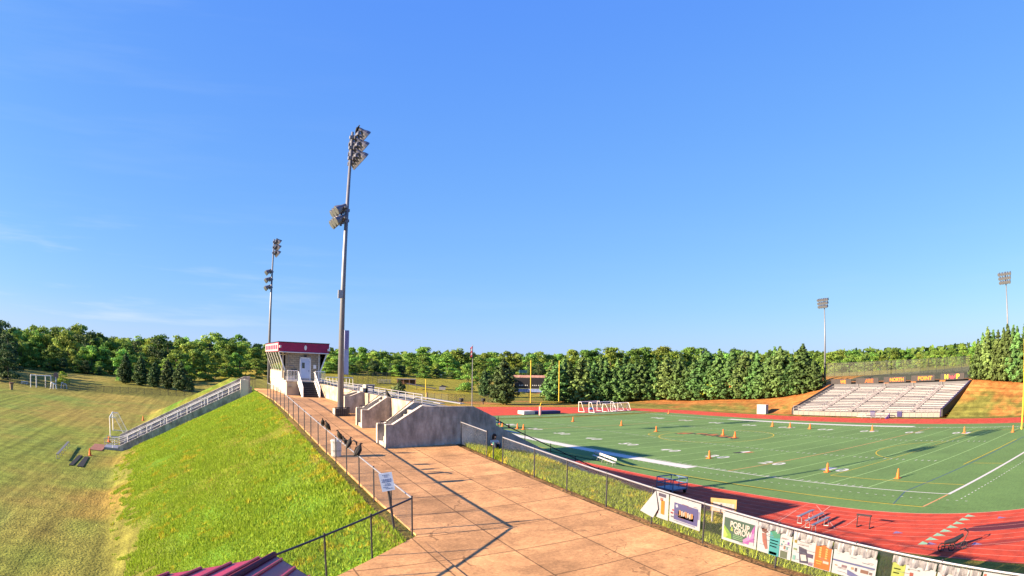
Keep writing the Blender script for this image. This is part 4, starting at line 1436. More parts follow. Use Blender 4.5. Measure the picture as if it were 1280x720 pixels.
plant_tree(limes[0], 'lime_tree', 'yellow-green tree showing through the middle of the pine row', 'tree', p[0], p[1], 8.6, None)
for k, (px, X, ty) in enumerate(((1222, 81, 425), (1234, 81.5, 410), (1247, 81, 414), (1259, 81.5, 407), (1271, 81.3, 409), (1285, 81.3, 404))):
    q = at_x(px, 480, X)
    D = float(np.hypot(q[0]-CAM[0], q[1]-CAM[1]))
    plant_tree(pines[k % 6], 'pine_tree', '%s pine right of the bleachers in the right-hand clump' % ORD[k], 'tree', q[0], q[1], htop(px, ty, D, q[0], q[1]), 'pines right of the bleachers', wide=1.1)
for k, (px, X, ty) in enumerate(((1228, 86, 417), (1241, 86, 414), (1254, 86, 411), (1266, 86, 408), (1280, 86, 407))):
    q = at_x(px, 480, X)
    D = float(np.hypot(q[0]-CAM[0], q[1]-CAM[1]))
    plant_tree(pines[(k*5+1) % 6], 'pine_tree', 'pine behind the right-hand clump beyond the bleachers', 'tree', q[0], q[1], htop(px, ty, D, q[0], q[1]), 'rear pines right of the bleachers', wide=1.05)
# woods beyond the courts
k = 0
px = 1036
while px < 1225:
    D = 300+rng.uniform(-12, 12)
    p = at_d(px, 458, D)
    h = max(5, htop(px, sky_y(px)+rng.uniform(6, 14), D, p[0], p[1]))
    plant_tree(rng.choice(broad), 'broadleaf_tree', '%s tree from the left in the woods beyond the courts' % ORD[k], 'tree', p[0], p[1], h, 'woods beyond the courts', wide=1.0, sink=.8)
    k += 1
    px += rng.uniform(8, 12)
px = 1030
while px < 1290:
    D = 345+rng.uniform(-12, 12)
    p = at_d(px, 458, D)
    plant_tree(rng.choice(broad), 'broadleaf_tree', 'broadleaf tree at the back of the woods beyond the courts', 'tree', p[0], p[1], max(6, htop(px, sky_y(px)+rng.uniform(-2, 5), D, p[0], p[1])), 'rear woods beyond the courts', wide=1.0)
    px += rng.uniform(9, 14)

# far-off woods that read as one mass
nr = np.random.default_rng(5)
N = 26000
azs = nr.uniform(R(-34), R(88), N); Ds = nr.uniform(385, 620, N)
X = CAM[0]+Ds*np.sin(azs); Y = CAM[1]+Ds*np.cos(azs)
dome = hashn(X, Y, 9, 11)
zt = ground_z(X, Y)*0+5+(6.5+7.0*dome)*(1-.25*nr.uniform(0, 1, N)**3)
lowr = nr.uniform(0, 1, N) < .35
zt = np.where(lowr, 3+nr.uniform(0, 9, N), zt)
P = np.stack([X, Y, zt], 1)
nn_ = unit(nr.normal(size=(N, 3))+np.array([-.3, -.2, .8]))
U, V = frames(nn_)
s = nr.uniform(2.2, 4.2, (N, 1))
tone = nr.uniform(.7, 1.3, N)*(.8+.4*hashn(X, Y, 14, 12))
mw_ = quads_mesh('far_woods', P, U*s, V*s, np.stack([tone, tone, tone], 1), leaf_broad)
fw = bpy.data.objects.new('far_woods', mw_); col.objects.link(fw)
fw['kind'] = 'stuff'

# ------------------------------------------------------------------ rough grass on the bank and the shoulder
def tufts(name, n, xr, yr, keep, hmin, hmax, m, wid=.035, tone=(1, 1, 1), dry=None, seed=1):
    g = np.random.default_rng(seed)
    x = g.uniform(*xr, n); y = g.uniform(*yr, n)
    ok = keep(x, y) & (g.uniform(0, 1, n) < .45+.75*hashn(x, y, 1.1, seed))
    x, y = x[ok], y[ok]
    n = len(x)
    z = ground_z(x, y)-.03
    h = g.uniform(hmin, hmax, n)*(.6+.8*hashn(x, y, 2.0, seed+3))
    a = g.uniform(0, 6.28, n)
    lx = g.normal(size=n)*.45*h; lyy = g.normal(size=n)*.45*h
    w_ = wid*g.uniform(.6, 1.5, n)
    v = np.empty((n, 3, 3))
    v[:, 0] = np.stack([x-np.cos(a)*w_, y-np.sin(a)*w_, z-.02], 1)
    v[:, 1] = np.stack([x+np.cos(a)*w_, y+np.sin(a)*w_, z-.02], 1)
    v[:, 2] = np.stack([x+lx, y+lyy, z+h], 1)
    me = bpy.data.meshes.new(name)
    me.vertices.add(3*n); me.loops.add(3*n); me.polygons.add(n)
    me.vertices.foreach_set('co', v.ravel()); me.loops.foreach_set('vertex_index', np.arange(3*n))
    me.polygons.foreach_set('loop_start', np.arange(0, 3*n, 3)); me.polygons.foreach_set('loop_total', np.full(n, 3))
    t = np.array(tone)*g.uniform(.65, 1.35, (n, 1))
    if dry is not None:
        q = (hashn(x, y, 1.1, seed+5)*.45+hashn(x, y, .35, seed+6)*.55+dry(x, y))[:, None]
        t = np.where(q > .655, t*np.array([1.38, .96, 1.0]), t)
    ca = me.color_attributes.new('tint', 'FLOAT_COLOR', 'POINT')
    cc = np.ones((n, 3, 4)); cc[..., :3] = t[:, None, :]
    ca.data.foreach_set('color', cc.ravel())
    me.materials.append(m); me.update(); me.validate()
    o = bpy.data.objects.new(name, me); col.objects.link(o)
    o['kind'] = 'stuff'
    return o


grass_m = leaf_mat('grass blades', (0.250, 0.325, 0.024), var=0.0, transl=.35)
nt, b = nodes_of(grass_m)
def bank_keep(x, y):
    hz = ground_z(x, y)+.02
    return (hz > .06*0+hashn(x, y, .7, 21)*1.3*(hashn(x, y, .25, 22) > .12)) & (x < -43.25) & (x > -62) & (y > -20) & (hz > .03) & ~((y > 51.6) & (y < 55)) & ~((x < -42.9) & (y < -1.6) & (y < -1.66+(x+42.9)*.873-.2))
tufts('bank_grass', 620000, (-62, -43.2), (-10, 75), bank_keep, .06, .17, grass_m, wid=.026, dry=lambda x, y: .08*np.exp(-((x+58)/3.0)**2)+.10*np.exp(-((x+43.6)/1.0)**2)-.09, seed=3)
tufts('shoulder_grass', 130000, (-34.9, -28.5), (-22, 13.2), lambda x, y: x > -34.75, .09, .30, grass_m, wid=.026, tone=(1.15, 1.0, 1.2), dry=lambda x, y: .15*sst(-33.6, -31.2, x)-.03, seed=4)

# ------------------------------------------------------------------ props
def g_hit(px, py):
    d = ray(px, py); d = d/math.hypot(d[0], d[1])
    t = 8.0
    while t < 700:
        q = CAM+d*t
        if q[2] < gz(q[0], q[1]): return q
        t += .4
    return CAM+d*300


def dist_of(q): return float(math.hypot(q[0]-CAM[0], q[1]-CAM[1]))


# --- vultures
feather_m = mat('black feathers', (0.009, 0.008, 0.009), rough=.65, var=.3, scale=14)
vhead_m = mat('grey wrinkled skin', (0.03, 0.025, 0.027), rough=.8, var=.2, scale=20)
vleg_m = mat('pale bird leg', (0.10, 0.09, 0.08), var=.1)


def vulture_proto(name, label, loc, rotz, s=1.0, spread=False):
    t = thing(name, label, 'bird', loc, 'black vultures perched about the walk', rotz)
    t.scale = (s*.88, s*.88, s*.88)
    b_ = MB()
    b_.loft([(-.42, 0, -.06), (-.34, 0, .0), (-.20, 0, .11), (-.06, 0, .23), (.05, 0, .33), (.10, 0, .42), (.13, 0, .49), (.16, 0, .52)],
            [.035, .07, .11, .155, .16, .11, .06, .05], n=12, squash=(1.0, .9))
    for sy in (1, -1):
        if spread:
            b_.loft([(.06, sy*.10, .36), (.03, sy*.30, .42), (-.02, sy*.52, .36), (-.10, sy*.62, .16)], [.07, .08, .07, .02], n=8, squash=(1.3, .4))
        else:
            b_.loft([(.08, sy*.10, .38), (.0, sy*.155, .30), (-.16, sy*.14, .12), (-.36, sy*.07, -.04)], [.05, .10, .085, .015], n=8, squash=(.5, 1.1))
    up_ = lambda v: [(x*.62+.02, y*.95, z*1.0+(.05*(x < -.2))) for x, y, z in v]
    b_.v = up_(b_.v)
    b_.build('body', feather_m, t, smooth=True, local=True)
    h_ = MB().ball((.19, 0, .545), (.06, .042, .045), 8, 6)
    h_.loft([(.23, 0, .545), (.275, 0, .535), (.295, 0, .505)], [.026, .018, .006], n=6)
    h_.v = [(x-.06, y, z) for x, y, z in h_.v]
    h_.build('head', vhead_m, t, smooth=True, local=True)
    for sy in (1, -1):
        MB().loft([(0, sy*.06, .14), (.02, sy*.06, .06), (.01, sy*.06, .0)], [.03, .014, .012], n=6).box(-.03, .06, sy*.06-.02, sy*.06+.02, -.005, .012).build('leg', vleg_m, t, local=True)
    return t


def rail_pt(px, py, dy=0.0):
    q = at_x(px, py, -42.86)
    return (-42.86, q[1]+dy, wz(-42.86, q[1]+dy)+FH+.02)


v1 = vulture_proto('black_vulture', 'hunched vulture directly above the white trash can on the fence rail', rail_pt(424.5, 551.5), R(200))
v2 = vulture_proto('black_vulture', 'vulture holding its wings half open on the fence rail right of the trash can', rail_pt(436.5, 561), R(35), spread=True)
dup(v1, rail_pt(403.5, 532.5), R(250), 'farthest and slimmest vulture on the fence rail, up the walk', scale=(.7, .6, .8))
dup(v1, rail_pt(409.3, 538.5), R(205), 'second farthest vulture on the fence rail, round bodied and upright', scale=(.9, .9, .9))
dup(v1, rail_pt(448, 571.5), R(25), 'nearest and largest vulture on the fence rail, tail hanging down', scale=(1.1, 1.0, .95))
dup(v1, rail_pt(431, 556), R(150), 'smaller vulture leaning forward beside the wing-spreading one on the rail', scale=(.72, .72, .72))
dup(v1, (-37.1, 21.0, TOP+.08), R(160), 'vulture standing alone on top of the middle concrete stair wall', scale=(.9, .95, .85))
dup(v1, (-38.6, 27.0, 28.58), R(300), 'vulture perched on the very top of the tallest light pole', scale=(1.0, 1.0, 1.1))

# --- bin, notice, roof
tcq = at_z(419.5, 570.5, 0); 
tx, ty_ = -42.5, 12.25
tzz = wz(tx, ty_)
tcn = thing('trash_can', 'white cylindrical trash can on the walk against the long fence', 'trash can', (tx, ty_, tzz))
bin_m = mat('white bin plastic', (.46, .46, .47), var=.1, scale=4)
MB().lathe((tx, ty_, tzz), [(.24, 0), (.27, .05), (.29, .78)], 16).build('bin_body', bin_m, tcn, smooth=False)
MB().lathe((tx, ty_, tzz), [(.31, .782), (.32, .84), (.27, .90), (.10, .93)], 16).build('rim', bin_m, tcn)
MB().lathe((tx, ty_, tzz), [(.298, .30), (.298, .36)], 16).build('band', galv, tcn)

bq = np.array([-43.26, -0.93, gz(-43.26, -0.93)])
Dn = dist_of(bq)
sg = thing('notice_sign', 'pale blue notice board tilted on a leaning dark post inside the fence corner', 'sign', bq)
ptop = at_d(484, 602, Dn)
MB().loft([tuple(bq-np.array([0, 0, .2])), tuple(ptop)], [.045, .045], n=8).build('post', dark_steel, sg)
A_, B_, C2_, D2_ = (at_d(*q, Dn-.06) for q in ((473, 592.5), (489.5, 590), (494, 612), (478, 615)))
nrm_ = np.cross(B_-A_, D2_-A_); nrm_ /= np.linalg.norm(nrm_)
brd = MB().prism([A_, B_, C2_, D2_], nrm_*.025).build('board', mat('pale blue board', (.40, .50, .72), var=.05), sg)
print_m = mat('blue print', (.05, .09, .28), var=0)
right, up = unit(B_-A_), unit(A_-D2_)
off_ = -nrm_*.006 if np.dot(nrm_, CAM-A_) < 0 else nrm_*.031
for k, (w0, w1, vv) in enumerate(((.25, .75, .10), (.35, .65, .19), (.12, .88, .33), (.15, .85, .40), (.10, .80, .47), (.30, .70, .58), (.18, .75, .66), (.12, .5, .76), (.3, .85, .84))):
    def L2(u, v): return A_+(B_-A_)*u+(D2_-A_)*v+off_*1.0
    x = w0; tx_ = MB()
    while x < w1:
        x2 = min(w1, x+rng.uniform(.06, .16))
        tx_.poly([L2(x, vv), L2(x2, vv), L2(x2, vv+.035), L2(x, vv+.035)]); x = x2+.03
    tx_.build('printed_line', print_m, brd)

rf = thing('maroon_roof', 'maroon ribbed metal roof of the building below the camera', 'roof', (-49.6, -17.5, 7.5))
c0 = at_d(343, 694, 7.4); l0 = at_d(178, 722, 6.0); r0 = at_d(398, 728, 6.4)
l1 = l0+(l0-c0)*.6; r1 = r0+(r0-c0)*.9
hip = at_d(262, 740, 5.2); hip1 = hip+(hip-c0)*.5
roof_l = mat('maroon roof metal', (0.34, 0.014, 0.055), rough=.4, var=.12, scale=3, spec=.5)
MB().poly([c0, hip1, l1]).build('roof_panel', roof_l, rf)
MB().poly([c0, r1, hip1]).build('roof_panel', roof_l, rf)
for a, b_, n_ in ((c0, l1, 7), (c0, r1, 6)):
    for k in range(n_):
        f = (k+.6)/n_
        s_ = a+(b_-a)*f
        e_ = s_+(hip1-c0)*(1-f)*.98
        MB().loft([tuple(s_+np.array([0, 0, .012])), tuple(e_+np.array([0, 0, .012]))], [.016, .016], n=6).build('roof_seam', roof_l, rf)
MB().loft([tuple(c0+np.array([0, 0, .01])), tuple(hip1+np.array([0, 0, .01]))], [.035, .035], n=8).build('ridge_cap', mat('dark maroon ridge', (.10, .006, .025), var=.1), rf)
for b_ in (l1, r1):
    MB().loft([tuple(c0-np.array([0, 0, .03])), tuple(b_-np.array([0, 0, .03]))], [.03, .03], n=6).build('eave_trim', mat('eave trim', (.06, .01, .02), var=.1), rf)
# the wall under the roof
wq_ = [c0-np.array([0, 0, .06]), l1-np.array([0, 0, .06]), r1-np.array([0, 0, .06])]
for a, b_ in ((wq_[0], wq_[1]), (wq_[0], wq_[2])):
    inw = (hip1-c0)*.08
    a2, b2 = a+inw, b_+inw*.2
    MB().poly([a2, b2, (b2[0], b2[1], 4.0), (a2[0], a2[1], 4.0)]).build('wall', brick_m, rf)

# --- banners hung on the right-hand fence
vinyl = mat('white vinyl', (.185, .20, .235), rough=.45, var=.06, scale=3)
hem_m = mat('grey crumpled vinyl', (.13, .13, .145), rough=.4, var=.55, scale=7)
BXX = -35.075
def bP(y, v, x=0.0):
    """point on the banner face: y along the fence, v = distance below the rail"""
    return (BXX-x, y, wz(-35, y)+FH-.03-v)


_bm = {}
def colr(c):
    if c not in _bm: _bm[c] = mat('banner ink', tuple(v*.34 for v in c), rough=.5, var=.10, scale=5)
    return _bm[c]


def banner(label, ya, yb, hem, items, texts=(), skirt=None, h=.93):
    t = thing('banner', label, 'banner', (BXX, (ya+yb)/2, wz(-35, (ya+yb)/2)+.4), 'sponsor banners along the right-hand fence')
    m_ = MB(); n_ = 14
    def wav(u, v): return .012*math.sin(u*19+v*4)+.010*math.sin(u*37-v*9)
    for i in range(n_):
        for j in range(6):
            q = []
            for a, b_ in ((i, j), (i+1, j), (i+1, j+1), (i, j+1)):
                u, v = a/n_, hem+(h-hem)*b_/6
                q.append(bP(ya+(yb-ya)*u, v, wav(u, v)*.25))
            m_.poly(q)
    m_.build('sheet', vinyl, t, smooth=True)
    if hem > .02:
        m_ = MB(); n_ = 36
        ph = rng.uniform(0, 6)
        zig = [.05+.055*math.sin(i*.62+ph)+.03*math.sin(i*1.7+2*ph) for i in range(n_+1)]
        for i in range(n_):
            for j in range(3):
                q = []
                for a, b_ in ((i, j), (i+1, j), (i+1, j+1), (i, j+1)):
                    q.append(bP(ya+(yb-ya)*a/n_, hem*(b_/3)*(1+.10*math.sin(a*.62+ph)*(b_/3)), .02+zig[a]*(.25+.75*b_/3)))
                m_.poly(q)
        m_.build('folded_hem', hem_m, t)
    for (u0, u1, v0, v1, c) in items:
        m_ = MB()
        q = []
        y0, y1 = ya+(yb-ya)*u0, ya+(yb-ya)*u1
        for i in range(4):
            yy0, yy1 = y0+(y1-y0)*i/4, y0+(y1-y0)*(i+1)/4
            z0_, z1_ = hem+(h-hem)*v0, hem+(h-hem)*v1
            m_.poly([bP(yy0, z0_, .012), bP(yy1, z0_, .012), bP(yy1, z1_, .012), bP(yy0, z1_, .012)])
        m_.build('printed_panel', colr(c), t)
    for _q in range(rng.randint(10, 16)):          # small print
        u0 = rng.uniform(.05, .85); v0 = rng.uniform(.08, .92)
        m_ = MB(); x_ = u0
        while x_ < min(.95, u0+rng.uniform(.10, .26)):
            x2 = x_+rng.uniform(.008, .022)
            m_.poly([bP(ya+(yb-ya)*x_, hem+(h-hem)*v0, .0165), bP(ya+(yb-ya)*x2, hem+(h-hem)*v0, .0165), bP(ya+(yb-ya)*x2, hem+(h-hem)*(v0+.018), .0165), bP(ya+(yb-ya)*x_, hem+(h-hem)*(v0+.018), .0165)])
            x_ = x2+.008
        if m_.v: m_.build('small_print', colr(rng.choice([(.12, .12, .2), (.2, .2, .25), (.3, .12, .1), (.1, .2, .3)])), t)['kind'] = 'stuff'
    for _y in np.linspace(ya-.06, yb+.06, 6):
        MB().tube(bP(_y, .035, .012), bP(_y, .035, .016), .014, n=8).build('eyelet', galv, t)
    for args in texts:
        body, u, v, hh, ww, c = args[:6]
        y = ya+(yb-ya)*u
        sl = .06
        m_ = letters(MB(), body, bP(y, hem+(h-hem)*v, .020), (0, -1, -sl), (0, 0, 1), hh, ww, bold=.03)
        m_.build('lettering', colr(c), t)
    return t


def polyp(t, ya, yb, hem, pts, c, h=.93, x=.014):
    MB().poly([bP(ya+(yb-ya)*u, hem+(h-hem)*v, x) for u, v in pts]).build('printed_shape', colr(c), t)


# folded first banner
t = thing('banner', 'loose white banner folded over into a triangle at the left end of the row', 'banner', (BXX, -4.8, 5.6), 'sponsor banners along the right-hand fence')
MB().poly([bP(-4.75, .0, .03), bP(-4.05, .86, .16), bP(-4.75, .98, .10)][::-1]).poly([bP(-4.75, .0, .03), bP(-4.75, .98, .10), bP(-4.95, .62, .05)][::-1]).build('folded_flap', vinyl, t)
MB().poly([bP(-4.76, .0, .0), bP(-5.46, .0, .0), bP(-5.46, .95, .0), bP(-4.76, .95, .0)]).build('sheet', vinyl, t)
for y0, y1, v0, v1, c in ((-4.9, -5.3, .04, .16, (.10, .09, .16)), (-5.05, -5.25, .28, .78, (.62, .26, .03)), (-5.0, -5.15, .2, .3, (.45, .2, .15)), (-4.82, -4.9, .4, .8, (.35, .05, .04))):
    MB().poly([bP(y0, v0, .010), bP(y1, v0, .010), bP(y1, v1, .010), bP(y0, v1, .010)]).build('printed_panel', colr(c), t)

t = banner('white banner framing a blue-purple picture with orange and white lettering blots', -5.52, -7.14, .0, [(.16, .92, .22, .86, (.10, .10, .30)), (.30, .80, .50, .74, (.48, .22, .16)), (.93, .97, .3, .6, (.25, .25, .5)), (.10, .16, .5, .56, (.45, .06, .06)), (.05, .13, .62, .68, (.3, .05, .08)), (.06, .14, .76, .82, (.2, .2, .3)), (.25, .85, .88, .93, (.3, .32, .5))])
for k in range(7):
    u = .33+.065*k
    polyp(t, -5.52, -7.14, 0, [(u, .46+.03*(k % 3)), (u+.05, .45), (u+.055, .62+.04*(k % 2)), (u+.01, .66)], (.62, .52, .46) if k % 3 else (.6, .3, .12), x=.018)
polyp(t, -5.52, -7.14, 0, [(.2, .3), (.27, .26), (.3, .36), (.23, .4)], (.45, .52, .68), x=.018)

ya, yb = -8.21, -9.78
t = banner('banner reading POP-UP & GROW in white on green and purple', ya, yb, .0, [(.06, .93, .18, .90, (.06, .13, .11))],
           [('POP-UP', .52, .36, .20, .86, (.66, .66, .66)), ('&', .30, .53, .14, .12, (.45, .58, .15)), ('GROW', .62, .56, .21, .78, (.66, .66, .66))])
polyp(t, ya, yb, 0, [(.06, .45), (.28, .72), (.30, .90), (.06, .90)], (.22, .42, .06), x=.016)
polyp(t, ya, yb, 0, [(.06, .55), (.2, .80), (.12, .90), (.06, .90)], (.40, .56, .15), x=.018)
polyp(t, ya, yb, 0, [(.93, .18), (.93, .90), (.62, .90), (.80, .55)], (.40, .12, .46), x=.016)
polyp(t, ya, yb, 0, [(.93, .45), (.93, .62), (.66, .88), (.62, .80)], (.52, .25, .58), x=.018)
polyp(t, ya, yb, 0, [(.82, .80), (.93, .78), (.93, .90), (.80, .90)], (.6, .55, .62), x=.020)
for v in (.70, .76, .82):
    polyp(t, ya, yb, 0, [(.34, v), (.62, v), (.62, v+.025), (.34, v+.025)], (.22, .42, .22), x=.020)

ya, yb = -9.82, -11.24
t = banner('banner with a person in a brown hat beside a teal text panel', ya, yb, .16, [(.36, .66, .0, 1.0, (.05, .36, .42)), (.38, .62, .38, .42, (.5, .6, .62)), (.38, .60, .50, .54, (.5, .6, .62)), (.38, .58, .62, .66, (.5, .6, .62)), (.38, .60, .86, .97, (.08, .22, .5)), (.70, .90, .70, .98, (.12, .16, .12)), (.74, .78, .3, .36, (.1, .35, .3)), (.78, .83, .48, .62, (.3, .16, .12)), (.88, .93, .30, .40, (.22, .1, .4)), (.70, .74, .42, .5, (.1, .3, .34)), (.86, .90, .52, .62, (.1, .35, .4))])
polyp(t, ya, yb, .16, [(.10, .04), (.24, .0), (.30, .12), (.22, .20), (.12, .16)], (.16, .06, .05))
polyp(t, ya, yb, .16, [(.12, .22), (.24, .2), (.28, .5), (.32, .8), (.26, .84), (.16, .55)], (.36, .14, .12))
polyp(t, ya, yb, .16, [(.36, .0), (.66, .0), (.66, .24), (.5, .3)], (.06, .28, .2), x=.02)

ya, yb = -11.28, -12.83
t = banner('banner with a dark tilted phone picture and an orange panel on the right', ya, yb, .20, [(.58, .97, .0, .98, (.56, .15, .03)), (.04, .10, .06, .2, (.3, .24, .05)), (.16, .46, .08, .12, (.35, .35, .4)), (.18, .40, .17, .20, (.4, .4, .45)), (.38, .54, .50, .66, (.09, .07, .16)), (.44, .55, .86, .96, (.22, .15, .3)), (.03, .12, .42, .5, (.2, .3, .15)), (.03, .10, .72, .92, (.2, .45, .45))])
polyp(t, ya, yb, .20, [(.16, .30), (.36, .36), (.44, .92), (.22, .96)], (.06, .06, .12))
polyp(t, ya, yb, .20, [(.22, .62), (.36, .58), (.40, .82), (.26, .86)], (.58, .58, .6), x=.02)
for k in range(5):
    polyp(t, ya, yb, .20, [(.68, .10+.09*k), (.73, .09+.09*k), (.74, .16+.09*k), (.68, .16+.09*k)], (.64, .42, .15), x=.02)
    polyp(t, ya, yb, .20, [(.84, .10+.09*k), (.89, .12+.09*k), (.89, .17+.09*k), (.83, .17+.09*k)], (.64, .42, .15), x=.02)
polyp(t, ya, yb, .20, [(.62, .66), (.78, .66), (.78, .70), (.62, .70)], (.66, .40, .08), x=.02)
polyp(t, ya, yb, .20, [(.80, .62), (.94, .62), (.94, .72), (.80, .72)], (.6, .5, .5), x=.02)
polyp(t, ya, yb, .20, [(.64, .76), (.76, .76), (.76, .79), (.64, .79)], (.66, .40, .08), x=.02)

ya, yb = -12.87, -14.46
t = banner('white banner crossed by a dark blue band above a row of small pictures', ya, yb, .22, [(.0, .97, .40, .47, (.10, .13, .32)), (.22, .34, .56, .66, (.22, .15, .2)), (.44, .50, .56, .66, (.45, .3, .2)), (.53, .58, .55, .70, (.12, .08, .1)), (.66, .84, .56, .70, (.22, .12, .1)), (.86, .93, .60, .70, (.16, .12, .14)), (.06, .12, .62, .66, (.3, .2, .1)), (.08, .14, .14, .16, (.4, .4, .5)), (.64, .97, .86, .99, (.05, .24, .55))])
polyp(t, ya, yb, .22, [(.36, .70), (.66, .86), (.66, .99), (.38, .92)], (.12, .14, .36), x=.02)

ya, yb = -15.0, -16.5
t = banner('yellow-green banner with small red and brown photographs', ya, yb, .20, [(.0, .30, .0, 1.0, (.40, .50, .12)), (.42, .50, .25, .45, (.34, .08, .06)), (.48, .60, .40, .75, (.4, .12, .1)), (.68, .82, .35, .8, (.42, .10, .10)), (.36, .40, .12, .18, (.2, .25, .12)), (.58, .64, .10, .15, (.2, .2, .2)), (.04, .20, .2, .24, (.3, .42, .08)), (.04, .18, .36, .40, (.3, .42, .08))])
ya, yb = -16.55, -18.0
t = banner('white banner with a suited figure on its left edge', ya, yb, .22, [(.30, .62, .22, .34, (.16, .15, .28)), (.46, .70, .5, .60, (.3, .12, .18)), (.80, .90, .3, .9, (.10, .06, .22))])
polyp(t, ya, yb, .22, [(.05, .35), (.13, .12), (.20, .12), (.28, .4), (.28, .98), (.04, .98)], (.10, .10, .13))
polyp(t, ya, yb, .22, [(.12, .05), (.19, .05), (.20, .2), (.12, .2)], (.4, .2, .15), x=.02)
ya, yb = -18.04, -19.6
t = banner('pale cream banner at the right end of the row', ya, yb, .0, [(.02, .08, .05, .2, (.5, .12, .08)), (.45, .6, .12, .3, (.42, .30, .22)), (.2, .3, .3, .6, (.45, .42, .2))])

# --- seated person by the end wall
pq = np.array([-33.0, 12.9]); pz = gz(*pq)
per = thing('person', 'person with dark hair in a white top sitting on the grass against the end wall', 'person', (pq[0], pq[1], pz))
skin_m = mat('skin', (.42, .24, .17), var=.08); shirt_m = mat('white shirt', (.52, .46, .46), var=.1); trous_m = mat('dark trousers', (.03, .03, .05), var=.2); hair_m = mat('dark brown hair', (.035, .018, .014), var=.3, scale=20)


def skinned(name, chains, m, parent, links=()):
    """one continuous surface grown round joints: chains of (x,y,z,r), joined where chains share a start point"""
    vs_, es, rs = [], [], []
    idx = {}
    for ch in chains:
        prev = None
        for (x, y, z, r) in ch:
            key = (round(x, 4), round(y, 4), round(z, 4))
            if key not in idx:
                idx[key] = len(vs_); vs_.append((x, y, z)); rs.append(r)
            if prev is not None: es.append((prev, idx[key]))
            prev = idx[key]
    me = bpy.data.meshes.new(name); me.from_pydata(vs_, es, [])
    ob = bpy.data.objects.new(name, me); col.objects.link(ob)
    md = ob.modifiers.new('skin', 'SKIN'); md.use_smooth_shade = True
    for k, r in enumerate(rs):
        me.skin_vertices[0].data[k].radius = (r, r)
    me.skin_vertices[0].data[0].use_root = True
    sb = ob.modifiers.new('sub', 'SUBSURF'); sb.levels = 1; sb.render_levels = 1
    dg = bpy.context.evaluated_depsgraph_get()
    me2 = bpy.data.meshes.new_from_object(ob.evaluated_get(dg))
    bpy.data.objects.remove(ob)
    me2.materials.clear(); me2.materials.append(m)
    o = bpy.data.objects.new(name, me2); col.objects.link(o); o.parent = parent
    return o


# facing the camera side (-y), knees drawn up
hp = (0, .05, .13, .13)
skinned('body', [[hp, (0, .10, .34, .12), (0, .10, .52, .13), (0, .06, .62, .06), (0, .03, .70, .055), (0, .0, .78, .095), (0, -.01, .86, .085)],
                 [(0, .10, .52, .13), (.19, .07, .52, .06), (.26, -.10, .33, .045), (.14, -.27, .36, .035), (.08, -.34, .38, .035)],
                 [(0, .10, .52, .13), (-.19, .07, .52, .06), (-.26, -.10, .33, .045), (-.14, -.27, .36, .035), (-.08, -.34, .38, .035)],
                 [hp, (.11, 0, .13, .10), (.14, -.36, .45, .075), (.13, -.45, .06, .05), (.13, -.60, .04, .04)],
                 [hp, (-.11, 0, .13, .10), (-.14, -.36, .45, .075), (-.13, -.45, .06, .05), (-.13, -.60, .04, .04)]], skin_m, per)
skinned('shirt', [[(0, .06, .17, .165), (0, .10, .34, .155), (0, .10, .51, .16), (0, .07, .58, .10)], [(0, .10, .51, .16), (.20, .06, .51, .085), (.25, -.04, .40, .07)], [(0, .10, .51, .16), (-.20, .06, .51, .085), (-.25, -.04, .40, .07)]], shirt_m, per)
skinned('trousers', [[(0, .05, .13, .165), (.11, 0, .13, .125), (.14, -.36, .45, .095), (.13, -.44, .10, .07)], [(0, .05, .13, .165), (-.11, 0, .13, .125), (-.14, -.36, .45, .095), (-.13, -.44, .10, .07)]], trous_m, per)
MB().loft([(0, .10, .52), (0, .11, .66), (0, .07, .80), (0, .02, .88), (0, -.04, .92)], [.07, .12, .13, .125, .06], n=12).build('hair', hair_m, per, smooth=True, local=True)
f_ = MB().ball((.035, -.088, .80), .012, 6, 5).ball((-.035, -.088, .80), .012, 6, 5).ball((0, -.10, .77), (.012, .02, .018), 6, 5)
f_.build('face', skin_m, per, local=True)

# --- field cones
cone_locs = [((5.3, 8.83), 'orange cone on the goal line nearest the right-hand corner'), ((5.6, 18.1), 'orange cone in front of the near painted 10'), ((5.54, 36.2), 'orange cone at the near painted 30'),
             ((22.2, 67.5), 'orange cone left of the yellow midfield arc'), ((24.5, 80.8), 'orange cone right of the far goalpost, towards the goals'), ((21.8, 93.5), 'orange cone just below the white jump mat'),
             ((25.8, 54.9), 'left cone of the two standing on the midfield emblem'), ((24.4, 50.8), 'right cone of the two standing on the midfield emblem'),
             ((42.0, 58.7), 'leftmost of three orange cones near the far white band'), ((41.7, 54.2), 'middle of three orange cones near the far white band'), ((41.5, 49.4), 'rightmost of three orange cones near the far white band'),
             ((42.3, 36.4), 'orange cone on the far painted 30 below the bleachers'), ((41.2, 17.6), 'orange cone on the far painted 10 beside the lamp shadow'), ((41.9, 8.7), 'orange cone beside the right-hand goalpost upright'),
             ((4.6, 83.8), 'rightmost cone of the short row by the end wall'), ((4.9, 82.1), 'second cone from the right in the short row by the end wall'), ((3.9, 85.7), 'third cone from the right in the short row by the end wall'),
             ((4.2, 88.9), 'fourth cone from the right in the short row by the end wall'), ((5.6, 93.0), 'leftmost cone of the short row by the end wall'), ((52.0, 100.5), 'small orange cone on the far edge of the turf'),
             ((-62.2, 46.5), 'orange cone beside the black shadow sheets on the practice field'), ((-61.5, 58.5), 'orange cone by the foot of the bank stairway'), ((-59.2, 88.0), 'orange cone on the practice field beyond the stairway')]
